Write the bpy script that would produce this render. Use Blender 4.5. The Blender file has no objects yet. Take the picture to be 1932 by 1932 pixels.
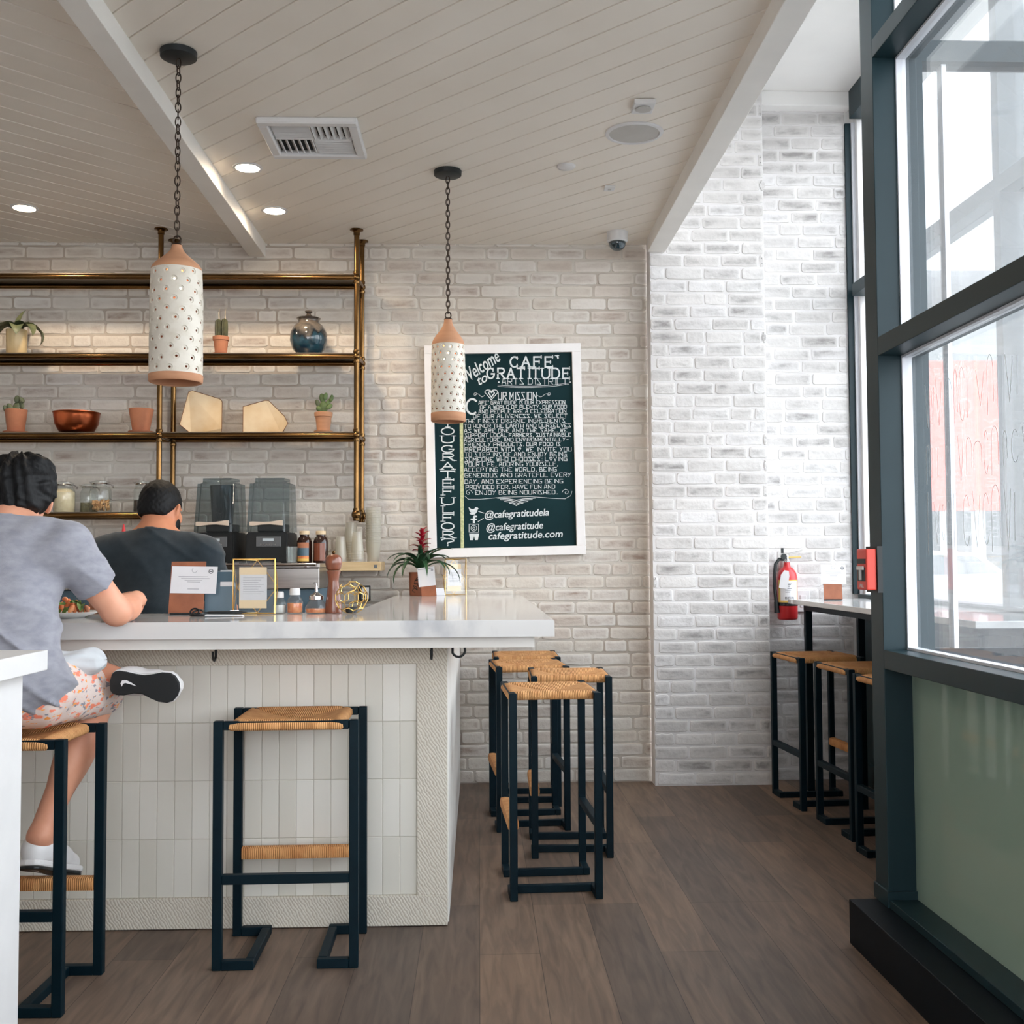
import bpy, bmesh, math, random
import numpy as np
from mathutils import Vector, Matrix, Euler
random.seed(7)
rng = np.random.default_rng(7)
SC = bpy.context.scene
C = SC.collection
PI = math.pi

# ------------------------------------------------------------------ camera, world, exposure
FPX, EYE = 2100.0, 1.23
PITCH, YAW, ROLL = math.atan(94 / 2100), math.radians(1.75), 0.005
_F = Vector((math.sin(YAW) * math.cos(PITCH), math.cos(YAW) * math.cos(PITCH), math.sin(PITCH)))
_R0 = Vector((math.cos(YAW), -math.sin(YAW), 0)); _U0 = _R0.cross(_F)
_R = _R0 * math.cos(ROLL) - _U0 * math.sin(ROLL); _U = _U0 * math.cos(ROLL) + _R0 * math.sin(ROLL)
cd = bpy.data.cameras.new('camera'); cam = bpy.data.objects.new('camera', cd); C.objects.link(cam)
cd.sensor_width = 36; cd.sensor_fit = 'HORIZONTAL'; cd.lens = 36 * FPX / 1932; cd.clip_start = .05; cd.clip_end = 500
m4 = Matrix.Identity(4)
for i in range(3):
    m4[i][0] = _R[i]; m4[i][1] = _U[i]; m4[i][2] = -_F[i]
m4[2][3] = EYE
cam.matrix_world = m4
SC.camera = cam

SC.view_settings.view_transform = 'Standard'
SC.view_settings.look = 'None'
SC.view_settings.exposure = 1.75
SC.view_settings.gamma = 1.0
SC.view_settings.use_curve_mapping = False
SC.cycles.max_bounces = 10; SC.cycles.diffuse_bounces = 6; SC.cycles.glossy_bounces = 4
SC.cycles.transparent_max_bounces = 24; SC.cycles.transmission_bounces = 6
SC.cycles.sample_clamp_indirect = 8.0
SC.cycles.use_denoising = True
try:
    SC.cycles.denoiser = 'OPENIMAGEDENOISE'
except Exception:
    pass

w = bpy.data.worlds.new('sky'); SC.world = w; w.use_nodes = True
nt = w.node_tree; nt.nodes.clear()
out = nt.nodes.new('ShaderNodeOutputWorld'); bg = nt.nodes.new('ShaderNodeBackground')
tc = nt.nodes.new('ShaderNodeTexCoord'); sp = nt.nodes.new('ShaderNodeSeparateXYZ'); rp = nt.nodes.new('ShaderNodeValToRGB')
nt.links.new(tc.outputs['Generated'], sp.inputs[0]); nt.links.new(sp.outputs['Z'], rp.inputs[0])
rp.color_ramp.elements[0].position = 0.0; rp.color_ramp.elements[0].color = (0.93, 0.96, 1.0, 1)
rp.color_ramp.elements[1].position = 0.9; rp.color_ramp.elements[1].color = (0.80, 0.90, 1.0, 1)
nt.links.new(rp.outputs[0], bg.inputs[0]); bg.inputs[1].default_value = 2.3
nt.links.new(bg.outputs[0], out.inputs[0])

def at(px, py, Y):
    d = _F + _R * ((px - 966) / FPX) + _U * ((966 - py) / FPX)
    return Vector((0, 0, EYE)) + d * (Y / d.y)

# ------------------------------------------------------------------ materials
def lin(c):
    return tuple(((v / 255) / 12.92 if v / 255 <= .04045 else ((v / 255 + .055) / 1.055) ** 2.4) for v in c)

def mat(name, col, rough=.5, metal=0.0, col2=None, nscale=8, nstretch=(1, 1, 1), bump=0.0, bscale=60, bdist=.002, spec=.5, coat=0, ramp=(.35, .65), emit=0, sheen=0, detail=4):
    m = bpy.data.materials.new(name); m.use_nodes = True
    n = m.node_tree.nodes; l = m.node_tree.links
    b = n['Principled BSDF']
    c1 = lin(col) + (1,)
    b.inputs['Roughness'].default_value = rough; b.inputs['Metallic'].default_value = metal
    b.inputs['Specular IOR Level'].default_value = spec
    if coat: b.inputs['Coat Weight'].default_value = coat; b.inputs['Coat Roughness'].default_value = .08
    if sheen: b.inputs['Sheen Weight'].default_value = sheen
    t = n.new('ShaderNodeTexCoord'); mp = n.new('ShaderNodeMapping'); mp.inputs['Scale'].default_value = nstretch
    l.new(t.outputs['Object'], mp.inputs[0])
    nz = n.new('ShaderNodeTexNoise'); nz.inputs['Scale'].default_value = nscale; nz.inputs['Detail'].default_value = detail
    l.new(mp.outputs[0], nz.inputs['Vector'])
    r = n.new('ShaderNodeValToRGB'); r.color_ramp.elements[0].position = ramp[0]; r.color_ramp.elements[1].position = ramp[1]
    c2 = lin(col2) + (1,) if col2 else tuple(min(1, v * .93) for v in c1[:3]) + (1,)
    r.color_ramp.elements[0].color = c1; r.color_ramp.elements[1].color = c2
    l.new(nz.outputs['Fac'], r.inputs[0]); l.new(r.outputs[0], b.inputs['Base Color'])
    if bump:
        nb = n.new('ShaderNodeTexNoise'); nb.inputs['Scale'].default_value = bscale; nb.inputs['Detail'].default_value = 5
        l.new(mp.outputs[0], nb.inputs['Vector'])
        bp = n.new('ShaderNodeBump'); bp.inputs['Strength'].default_value = bump; bp.inputs['Distance'].default_value = bdist
        l.new(nb.outputs['Fac'], bp.inputs['Height']); l.new(bp.outputs[0], b.inputs['Normal'])
    if emit:
        l.new(r.outputs[0], b.inputs['Emission Color']); b.inputs['Emission Strength'].default_value = emit
    m['_r'] = 1
    return m

def nodes(m): return m.node_tree.nodes, m.node_tree.links, m.node_tree.nodes['Principled BSDF']

def math_node(n, l, op, a, b=None, clamp=False):
    x = n.new('ShaderNodeMath'); x.operation = op; x.use_clamp = clamp
    for i, v in enumerate((a, b)):
        if v is None: continue
        if isinstance(v, (int, float)): x.inputs[i].default_value = v
        else: l.new(v, x.inputs[i])
    return x.outputs[0]

def schlick(n, l, f0=.04):
    g = n.new('ShaderNodeNewGeometry'); vm = n.new('ShaderNodeVectorMath'); vm.operation = 'DOT_PRODUCT'
    l.new(g.outputs['Incoming'], vm.inputs[0]); l.new(g.outputs['Normal'], vm.inputs[1])
    c = math_node(n, l, 'SUBTRACT', 1.0, math_node(n, l, 'ABSOLUTE', vm.outputs['Value']))
    return math_node(n, l, 'ADD', math_node(n, l, 'MULTIPLY', math_node(n, l, 'POWER', c, 5.0), 1 - f0), f0)

def glass(name, tint=(1, 1, 1), refl=1.0, rough=0.0, haze=0.0, hazecol=(1, 1, 1)):
    m = bpy.data.materials.new(name); m.use_nodes = True
    n = m.node_tree.nodes; l = m.node_tree.links; n.clear()
    o = n.new('ShaderNodeOutputMaterial'); tr = n.new('ShaderNodeBsdfTransparent'); gl = n.new('ShaderNodeBsdfGlossy')
    nz = n.new('ShaderNodeTexNoise'); nz.inputs['Scale'].default_value = 3
    t = n.new('ShaderNodeTexCoord'); l.new(t.outputs['Object'], nz.inputs['Vector'])
    r = n.new('ShaderNodeValToRGB'); r.color_ramp.elements[0].color = tuple(tint) + (1,); r.color_ramp.elements[1].color = tuple(v * .985 for v in tint) + (1,)
    l.new(nz.outputs['Fac'], r.inputs[0]); l.new(r.outputs[0], tr.inputs[0])
    gl.inputs['Roughness'].default_value = rough
    f = math_node(n, l, 'MULTIPLY', schlick(n, l), refl, True)
    mx = n.new('ShaderNodeMixShader'); l.new(f, mx.inputs[0]); l.new(tr.outputs[0], mx.inputs[1]); l.new(gl.outputs[0], mx.inputs[2])
    last = mx.outputs[0]
    if haze:
        df = n.new('ShaderNodeBsdfTranslucent'); df.inputs[0].default_value = tuple(hazecol) + (1,)
        d2 = n.new('ShaderNodeBsdfDiffuse'); d2.inputs[0].default_value = tuple(hazecol) + (1,)
        ad = n.new('ShaderNodeMixShader'); ad.inputs[0].default_value = .5; l.new(df.outputs[0], ad.inputs[1]); l.new(d2.outputs[0], ad.inputs[2])
        m2 = n.new('ShaderNodeMixShader'); m2.inputs[0].default_value = haze; l.new(last, m2.inputs[1]); l.new(ad.outputs[0], m2.inputs[2]); last = m2.outputs[0]
    l.new(last, o.inputs[0])
    return m

def brick_mat(name, cols, blotch, bl_amt=.5, bump=.6):
    m = mat(name, cols[0], rough=.85, spec=.25, bump=bump, bscale=45, bdist=.006)
    n, l, b = nodes(m)
    g = n.new('ShaderNodeNewGeometry')
    r = n.new('ShaderNodeValToRGB'); r.color_ramp.interpolation = 'LINEAR'
    e = r.color_ramp.elements
    e[0].position = 0; e[0].color = lin(cols[0]) + (1,); e[1].position = 1; e[1].color = lin(cols[-1]) + (1,)
    for i, c in enumerate(cols[1:-1]):
        x = e.new((i + 1) / (len(cols) - 1)); x.color = lin(c) + (1,)
    l.new(g.outputs['Random Per Island'], r.inputs[0])
    t = n.new('ShaderNodeTexCoord')
    mp = n.new('ShaderNodeMapping'); mp.inputs['Scale'].default_value = (1, 1, 2.4); l.new(t.outputs['Object'], mp.inputs[0])
    nz = n.new('ShaderNodeTexNoise'); nz.inputs['Scale'].default_value = 6.5; nz.inputs['Detail'].default_value = 6; nz.inputs['Roughness'].default_value = .62
    l.new(mp.outputs[0], nz.inputs['Vector'])
    rr = n.new('ShaderNodeValToRGB'); rr.color_ramp.elements[0].position = .46; rr.color_ramp.elements[1].position = .70
    rr.color_ramp.elements[0].color = (0, 0, 0, 1); rr.color_ramp.elements[1].color = (bl_amt,) * 3 + (1,)
    l.new(nz.outputs['Fac'], rr.inputs[0])
    mx = n.new('ShaderNodeMix'); mx.data_type = 'RGBA'
    va = n.new('ShaderNodeVertexColor'); va.layer_name = 'wear'
    wfac = math_node(n, l, 'ADD', math_node(n, l, 'MULTIPLY', va.outputs['Color'], math_node(n, l, 'ADD', math_node(n, l, 'MULTIPLY', rr.outputs[0], 1.0), .42)), math_node(n, l, 'MULTIPLY', rr.outputs[0], .25), True)
    l.new(wfac, mx.inputs[0]); l.new(r.outputs[0], mx.inputs[6]); mx.inputs[7].default_value = lin(blotch) + (1,)
    l.new(mx.outputs[2], b.inputs['Base Color'])
    return m

MT = {}
MT['brick_back'] = brick_mat('whitewashed brick', [(214, 208, 198), (210, 202, 191), (218, 213, 206), (206, 196, 185), (214, 209, 201)], (158, 140, 128), .6)
MT['brick_pillar'] = brick_mat('limewashed grey brick', [(216, 213, 211), (206, 202, 199), (218, 214, 211), (202, 198, 195), (221, 218, 217)], (150, 146, 144), .85)
MT['mortar_back'] = mat('sandy mortar', (172, 160, 148), .95, col2=(206, 200, 191), nscale=2.2, bump=.5, bscale=120)
MT['mortar_pillar'] = mat('limewashed mortar', (220, 217, 216), .95, col2=(206, 202, 200), nscale=4, bump=.5, bscale=90)
MT['ceiling'] = mat('cream painted boards', (230, 222, 211), .55, col2=(226, 217, 205), nscale=2)
MT['groove'] = mat('board gap', (120, 110, 100), .9)
MT['beam'] = mat('white painted beam', (232, 228, 222), .5, nscale=3)
MT['drywall'] = mat('white drywall', (242, 239, 236), .8, nscale=2, bump=.08, bscale=200)
MT['marble'] = mat('white marble', (210, 208, 206), .09, col2=(164, 165, 170), nscale=3.6, nstretch=(1.6, 1, 1), ramp=(.52, .74), detail=9)
MT['tile'] = mat('white glazed tile', (226, 223, 213), .28, col2=(218, 214, 203), nscale=5)
n, l, b = nodes(MT['tile']); g_ = n.new('ShaderNodeNewGeometry'); r_ = n.new('ShaderNodeValToRGB')
r_.color_ramp.elements[0].color = lin((212, 208, 197)) + (1,); r_.color_ramp.elements[1].color = lin((228, 225, 217)) + (1,)
l.new(g_.outputs['Random Per Island'], r_.inputs[0]); l.new(r_.outputs[0], b.inputs['Base Color'])
MT['grout'] = mat('tile grout', (196, 190, 178), .9)
MT['steel_black'] = mat('blue black powder coated steel', (0, 22, 31), .5, spec=.16, col2=(2, 26, 35), nscale=20)
MT['frame_dark'] = mat('dark slate window frame', (20, 42, 48), .42, spec=.28, col2=(23, 45, 51), nscale=5)
MT['curb_black'] = mat('black painted curb', (2, 12, 20), .5, spec=.15, col2=(4, 15, 23), nscale=5)
MT['frame_light'] = mat('white glazing bead', (214, 216, 222), .4)
MT['brass'] = mat('aged brass', (126, 95, 58), .22, metal=1, col2=(96, 72, 44), nscale=5, nstretch=(1, 1, 1))
MT['shelf_dark'] = mat('dark bronze shelf', (110, 98, 84), .4, metal=.6)
MT['gold'] = mat('brushed gold wire', (222, 184, 110), .3, metal=1)
MT['steel'] = mat('stainless steel', (186, 182, 178), .3, metal=1, col2=(160, 156, 152), nscale=3, nstretch=(1, 1, 12))
MT['chrome'] = mat('chrome', (210, 210, 212), .12, metal=1)
MT['terracotta'] = mat('terracotta', (178, 118, 88), .85, col2=(164, 106, 80), nscale=14, bump=.15, bscale=150)
MT['clay_raw'] = mat('raw clay', (188, 138, 104), .8, col2=(178, 128, 96), nscale=10, nstretch=(1, 1, 6), bump=.12, bscale=90)
MT['glaze'] = mat('speckled white glaze', (206, 199, 186), .42, col2=(190, 180, 162), nscale=22, ramp=(.5, .85), bump=.1, bscale=120)
MT['clay_in'] = mat('clay interior', (150, 100, 76), .9)
MT['black_metal'] = mat('matte black metal', (20, 26, 28), .5)
MT['chain'] = mat('bronze chain', (62, 50, 42), .4, metal=.8)
MT['white_plastic'] = mat('white plastic', (214, 212, 211), .45)
MT['grille'] = mat('grey speaker grille', (186, 182, 176), .6, bump=.4, bscale=500)
MT['dark_hole'] = mat('duct interior', (40, 44, 46), .9)
MT['chalkboard'] = mat('chalkboard', (10, 38, 42), .8, col2=(16, 46, 50), nscale=3, spec=.2)
MT['chalk'] = mat('white chalk paint', (222, 226, 226), .9, col2=(200, 206, 208), nscale=60)
MT['chalk_yellow'] = mat('pale yellow chalk', (208, 208, 160), .9, col2=(170, 176, 130), nscale=80)
MT['white_frame'] = mat('white painted frame', (236, 232, 230), .5)
MT['paper'] = mat('white paper', (222, 220, 222), .8)
MT['ink'] = mat('grey print', (150, 150, 154), .8)
MT['ink_dark'] = mat('dark print', (60, 66, 70), .8)
MT['leather'] = mat('brown leather', (160, 96, 66), .55, col2=(132, 78, 54), nscale=12, bump=.2, bscale=160)
MT['skin'] = mat('skin', (214, 156, 128), .5, col2=(202, 138, 110), nscale=9, spec=.35)
MT['napkin'] = mat('white linen', (200, 203, 206), .9)
MT['skin_tan'] = mat('tan skin', (206, 140, 106), .5, col2=(192, 126, 94), nscale=9, spec=.35)
MT['hair'] = mat('black hair', (7, 8, 10), .6, col2=(13, 13, 15), spec=.25, nscale=40, nstretch=(1, 1, .25), bump=.8, bscale=90, bdist=.004)
MT['shirt_grey'] = mat('heather grey cotton', (146, 146, 154), .9, col2=(130, 130, 140), nscale=26, nstretch=(1, 1, 2), bump=.15, bscale=300, sheen=.2)
MT['shirt_dark'] = mat('charcoal cotton', (24, 35, 42), .9, col2=(31, 42, 49), nscale=30, bump=.15, bscale=300, sheen=.15)
MT['trousers'] = mat('dark trousers', (38, 40, 46), .9)
MT['shoe_white'] = mat('white leather shoe', (222, 220, 220), .5, bump=.05, bscale=100)
MT['rubber'] = mat('black rubber', (8, 13, 16), .5)
MT['leaf_dark'] = mat('dark green leaf', (34, 66, 46), .4, col2=(52, 88, 54), nscale=12)
MT['leaf_grey'] = mat('grey green leaf', (104, 108, 78), .5, col2=(70, 82, 58), nscale=20)
MT['cactus'] = mat('cactus green', (98, 118, 66), .6, col2=(72, 92, 54), nscale=25, bump=.2, bscale=200)
MT['cactus_dark'] = mat('dark cactus', (84, 84, 58), .7, col2=(60, 62, 46), nscale=25, bump=.3, bscale=200)
MT['red_bract'] = mat('crimson bract', (168, 22, 44), .4, col2=(120, 14, 34), nscale=20)
MT['soil'] = mat('soil', (58, 44, 34), 1, bump=.6, bscale=120)
MT['ivory'] = mat('ivory glazed pot', (222, 198, 150), .35, col2=(208, 178, 128), nscale=6)
MT['copper'] = mat('hammered copper', (190, 98, 58), .28, metal=1, col2=(150, 80, 52), nscale=7, bump=.25, bscale=40)
MT['parchment'] = mat('parchment', (222, 202, 170), .7, col2=(206, 176, 134), nscale=7)
MT['parchment_edge'] = mat('stitched parchment edge', (120, 78, 48), .8)
MT['glass'] = glass('clear window glass', (.985, .99, .99), 1.0, haze=.035, hazecol=(.9, .92, .96))
MT['jar_glass'] = glass('clear jar glass', (.93, .95, .94), 1.3, haze=.03)
MT['smoke'] = glass('smoked plastic', (.60, .66, .68), 1.3, haze=.08, hazecol=(.30, .35, .38))
MT['cup'] = glass('translucent plastic', (.93, .92, .88), 1.2, haze=.30, hazecol=(.92, .90, .85))
MT['red'] = mat('red enamel', (196, 40, 44), .35)
MT['red_bright'] = mat('bright red enamel', (226, 70, 54), .4)
MT['yellow'] = mat('yellow label', (226, 186, 96), .6)
MT['wood_mill'] = mat('varnished walnut', (134, 74, 48), .3, col2=(108, 56, 36), nscale=9, nstretch=(4, 4, .6), coat=.4)
MT['wood_shelf'] = mat('pale birch', (206, 180, 138), .6, col2=(192, 164, 122), nscale=6, nstretch=(1, 8, 8))
MT['film_blue'] = mat('slate blue panel', (84, 108, 122), .4, col2=(70, 94, 108), nscale=4)
MT['amber'] = mat('dark amber glass', (46, 26, 20), .12, spec=.6)
MT['amber_brown'] = mat('brown contents', (126, 68, 44), .25)
MT['lamp_on'] = mat('lit bulb', (255, 226, 180), .5, emit=6)
MT['down_on'] = mat('lit downlight', (255, 232, 200), .5, emit=22)
MT['dark_dome'] = mat('smoked dome', (20, 44, 54), .06, spec=.8, coat=.6)
MT['salmon'] = mat('salmon fish', (226, 120, 70), .5, col2=(236, 160, 110), nscale=30)
MT['greens'] = mat('salad greens', (74, 104, 52), .6, col2=(118, 150, 76), nscale=40)
MT['ceramic'] = mat('white ceramic', (220, 220, 218), .25)
MT['orange_spice'] = mat('orange spice', (206, 110, 66), .9, col2=(226, 150, 100), nscale=60)
MT['salt'] = mat('white salt', (206, 206, 204), .9)
MT['nuts'] = mat('cashew nuts', (204, 164, 112), .7, col2=(178, 132, 84), nscale=40)
MT['flour'] = mat('cream flakes', (226, 214, 182), .9, col2=(206, 190, 156), nscale=30)
MT['grain'] = mat('olive grain', (134, 128, 96), .9, col2=(110, 104, 78), nscale=90)
MT['grey_panel'] = mat('grey control panel', (96, 98, 100), .4)
MT['screen'] = mat('lcd screen', (196, 206, 212), .3)
MT['cream_handle'] = mat('cream handle', (214, 196, 178), .4)

# rush cord, with ridges across the rail that each cord wraps
m = mat('paper rush cord', (222, 166, 110), .75, col2=(206, 146, 92), nscale=24, spec=.3)
n, l, b = nodes(m)
t = n.new('ShaderNodeTexCoord'); s_ = n.new('ShaderNodeSeparateXYZ'); l.new(t.outputs['Object'], s_.inputs[0])
ax = math_node(n, l, 'ABSOLUTE', math_node(n, l, 'DIVIDE', s_.outputs['X'], .17)); ay = math_node(n, l, 'ABSOLUTE', math_node(n, l, 'DIVIDE', s_.outputs['Y'], .165))
sel = math_node(n, l, 'GREATER_THAN', ay, ax)
def ridge(o): return math_node(n, l, 'ABSOLUTE', math_node(n, l, 'SINE', math_node(n, l, 'MULTIPLY', o, PI / .0062)))
mxn = n.new('ShaderNodeMix'); mxn.data_type = 'FLOAT'
l.new(sel, mxn.inputs[0]); l.new(ridge(s_.outputs['Y']), mxn.inputs[2]); l.new(ridge(s_.outputs['X']), mxn.inputs[3])
bp = n.new('ShaderNodeBump'); bp.inputs['Strength'].default_value = .9; bp.inputs['Distance'].default_value = .003
l.new(mxn.outputs[0], bp.inputs['Height']); l.new(bp.outputs[0], b.inputs['Normal'])
MT['rush'] = m
m = mat('paper rush cord wrap', (216, 158, 102), .75, col2=(196, 134, 82), nscale=24, spec=.3)
n, l, b = nodes(m)
t = n.new('ShaderNodeTexCoord'); s_ = n.new('ShaderNodeSeparateXYZ'); l.new(t.outputs['Object'], s_.inputs[0])
bp = n.new('ShaderNodeBump'); bp.inputs['Strength'].default_value = .9; bp.inputs['Distance'].default_value = .003
l.new(ridge(s_.outputs['X']), bp.inputs['Height']); l.new(bp.outputs[0], b.inputs['Normal'])
MT['rush_wrap'] = m

# rough sawn whitewashed timber: diagonal saw marks
m = mat('rough sawn whitewashed timber', (214, 208, 194), .85, col2=(188, 178, 160), nscale=7, spec=.2)
n, l, b = nodes(m)
t = n.new('ShaderNodeTexCoord'); mp = n.new('ShaderNodeMapping'); mp.inputs['Rotation'].default_value = (0, math.radians(32), 0)
l.new(t.outputs['Object'], mp.inputs[0])
wv = n.new('ShaderNodeTexWave'); wv.inputs['Scale'].default_value = 34; wv.inputs['Distortion'].default_value = 5.5; wv.inputs['Detail'].default_value = 3; wv.inputs['Detail Scale'].default_value = 1.5
l.new(mp.outputs[0], wv.inputs['Vector'])
nzz = n.new('ShaderNodeTexNoise'); nzz.inputs['Scale'].default_value = 9; l.new(t.outputs['Object'], nzz.inputs['Vector'])
hh = math_node(n, l, 'MULTIPLY', wv.outputs['Fac'], nzz.outputs['Fac'])
rr = n.new('ShaderNodeValToRGB'); rr.color_ramp.elements[0].position = .02; rr.color_ramp.elements[1].position = .20
rr.color_ramp.elements[0].color = lin((190, 180, 164)) + (1,); rr.color_ramp.elements[1].color = lin((216, 210, 198)) + (1,)
l.new(hh, rr.inputs[0]); l.new(rr.outputs[0], b.inputs['Base Color'])
bp = n.new('ShaderNodeBump'); bp.inputs['Strength'].default_value = .5; bp.inputs['Distance'].default_value = .003
l.new(hh, bp.inputs['Height']); l.new(bp.outputs[0], b.inputs['Normal'])
MT['rough_wood'] = m

# oak floor planks running away from the camera
m = mat('smoked oak planks', (110, 92, 78), .5, spec=.3)
n, l, b = nodes(m)
t = n.new('ShaderNodeTexCoord'); s_ = n.new('ShaderNodeSeparateXYZ'); l.new(t.outputs['Object'], s_.inputs[0])
cb = n.new('ShaderNodeCombineXYZ'); l.new(s_.outputs['Y'], cb.inputs[0]); l.new(s_.outputs['X'], cb.inputs[1])
br = n.new('ShaderNodeTexBrick'); br.offset = .37; br.offset_frequency = 3
br.inputs['Scale'].default_value = 1; br.inputs['Brick Width'].default_value = 1.35; br.inputs['Row Height'].default_value = .19
br.inputs['Mortar Size'].default_value = .0012; br.inputs['Mortar Smooth'].default_value = .3; br.inputs['Bias'].default_value = 0
br.inputs['Color1'].default_value = lin((136, 115, 98)) + (1,); br.inputs['Color2'].default_value = lin((100, 88, 80)) + (1,); br.inputs['Mortar'].default_value = lin((70, 60, 52)) + (1,)
l.new(cb.outputs[0], br.inputs['Vector'])
mp = n.new('ShaderNodeMapping'); mp.inputs['Scale'].default_value = (9, .9, 1); l.new(t.outputs['Object'], mp.inputs[0])
nz1 = n.new('ShaderNodeTexNoise'); nz1.inputs['Scale'].default_value = 3.5; nz1.inputs['Detail'].default_value = 8; nz1.inputs['Distortion'].default_value = .9
l.new(mp.outputs[0], nz1.inputs['Vector'])
r1 = n.new('ShaderNodeValToRGB'); r1.color_ramp.elements[0].position = .3; r1.color_ramp.elements[1].position = .72
r1.color_ramp.elements[0].color = (.62, .60, .60, 1); r1.color_ramp.elements[1].color = (1.14, 1.1, 1.05, 1)
l.new(nz1.outputs['Fac'], r1.inputs[0])
mx = n.new('ShaderNodeMix'); mx.data_type = 'RGBA'; mx.blend_type = 'MULTIPLY'; mx.inputs[0].default_value = 1
l.new(br.outputs['Color'], mx.inputs[6]); l.new(r1.outputs[0], mx.inputs[7])
nz2 = n.new('ShaderNodeTexNoise'); nz2.inputs['Scale'].default_value = 1.4; nz2.inputs['Detail'].default_value = 3; l.new(t.outputs['Object'], nz2.inputs['Vector'])
r2 = n.new('ShaderNodeValToRGB'); r2.color_ramp.elements[0].color = (.78, .82, .88, 1); r2.color_ramp.elements[1].color = (1.12, 1.03, .94, 1)
l.new(nz2.outputs['Fac'], r2.inputs[0])
mx2 = n.new('ShaderNodeMix'); mx2.data_type = 'RGBA'; mx2.blend_type = 'MULTIPLY'; mx2.inputs[0].default_value = 1
l.new(mx.outputs[2], mx2.inputs[6]); l.new(r2.outputs[0], mx2.inputs[7]); l.new(mx2.outputs[2], b.inputs['Base Color'])
bp = n.new('ShaderNodeBump'); bp.inputs['Strength'].default_value = .25; bp.inputs['Distance'].default_value = .002
l.new(nz1.outputs['Fac'], bp.inputs['Height']); l.new(bp.outputs[0], b.inputs['Normal'])
MT['floor'] = m

# printed shorts: coral and grey marks on pale cotton
m = mat('printed cotton', (214, 196, 190), .9, spec=.2)
n, l, b = nodes(m)
t = n.new('ShaderNodeTexCoord'); mp = n.new('ShaderNodeMapping'); mp.inputs['Scale'].default_value = (1, 1, 1.9); l.new(t.outputs['Object'], mp.inputs[0])
def blot(scale, lo, hi, off):
    mpp = n.new('ShaderNodeMapping'); mpp.inputs['Location'].default_value = (off, off * .7, off * 1.3); l.new(mp.outputs[0], mpp.inputs[0])
    z = n.new('ShaderNodeTexNoise'); z.inputs['Scale'].default_value = scale; z.inputs['Detail'].default_value = 2; l.new(mpp.outputs[0], z.inputs['Vector'])
    r = n.new('ShaderNodeValToRGB'); r.color_ramp.elements[0].position = lo; r.color_ramp.elements[1].position = hi; l.new(z.outputs['Fac'], r.inputs[0]); return r.outputs[0]
cur = None
for (sc, lo, hi, off, col) in ((24, .58, .62, 3.1, (236, 138, 112)), (34, .60, .63, 7.7, (140, 138, 146)), (44, .64, .66, 11.2, (240, 160, 84))):
    mx = n.new('ShaderNodeMix'); mx.data_type = 'RGBA'; l.new(blot(sc, lo, hi, off), mx.inputs[0])
    if cur is None: mx.inputs[6].default_value = lin((218, 200, 192)) + (1,)
    else: l.new(cur, mx.inputs[6])
    mx.inputs[7].default_value = lin(col) + (1,); cur = mx.outputs[2]
l.new(cur, b.inputs['Base Color'])
MT['shorts'] = m

# blue and umber drip glaze
m = mat('blue drip glaze', (60, 84, 96), .14, coat=.5)
n, l, b = nodes(m)
t = n.new('ShaderNodeTexCoord'); s_ = n.new('ShaderNodeSeparateXYZ'); l.new(t.outputs['Object'], s_.inputs[0])
nz = n.new('ShaderNodeTexNoise'); nz.inputs['Scale'].default_value = 16; l.new(t.outputs['Object'], nz.inputs['Vector'])
hz = math_node(n, l, 'ADD', math_node(n, l, 'MULTIPLY', s_.outputs['Z'], 4.5), math_node(n, l, 'MULTIPLY', math_node(n, l, 'SUBTRACT', nz.outputs['Fac'], .5), 1.1))
rr = n.new('ShaderNodeValToRGB'); e = rr.color_ramp.elements
e[0].position = .12; e[0].color = lin((18, 48, 66)) + (1,); e[1].position = .95; e[1].color = lin((70, 62, 56)) + (1,)
for p_, c_ in ((.3, (28, 66, 80)), (.5, (30, 36, 42)), (.7, (104, 96, 88))):
    x = e.new(p_); x.color = lin(c_) + (1,)
l.new(hz, rr.inputs[0]); l.new(rr.outputs[0], b.inputs['Base Color'])
MT['drip'] = m

# frosted, green grey lower pane: lets light through, still glossy
m = bpy.data.materials.new('frosted green glass'); m.use_nodes = True
n = m.node_tree.nodes; l = m.node_tree.links; n.clear()
o = n.new('ShaderNodeOutputMaterial'); d1 = n.new('ShaderNodeBsdfDiffuse'); d2 = n.new('ShaderNodeBsdfTranslucent'); gl = n.new('ShaderNodeBsdfGlossy')
nz = n.new('ShaderNodeTexNoise'); nz.inputs['Scale'].default_value = 2.5
rr = n.new('ShaderNodeValToRGB'); rr.color_ramp.elements[0].color = lin((158, 174, 162)) + (1,); rr.color_ramp.elements[1].color = lin((166, 178, 166)) + (1,)
l.new(nz.outputs['Fac'], rr.inputs[0]); l.new(rr.outputs[0], d1.inputs[0])
d2.inputs[0].default_value = lin((130, 148, 134)) + (1,)
mx = n.new('ShaderNodeMixShader'); mx.inputs[0].default_value = .35; l.new(d1.outputs[0], mx.inputs[1]); l.new(d2.outputs[0], mx.inputs[2])
gl.inputs['Roughness'].default_value = .03
m3 = n.new('ShaderNodeMixShader'); l.new(math_node(n, l, 'MULTIPLY', schlick(n, l), 1.4, True), m3.inputs[0]); l.new(mx.outputs[0], m3.inputs[1]); l.new(gl.outputs[0], m3.inputs[2])
l.new(m3.outputs[0], o.inputs[0])
MT['frosted'] = m

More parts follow.
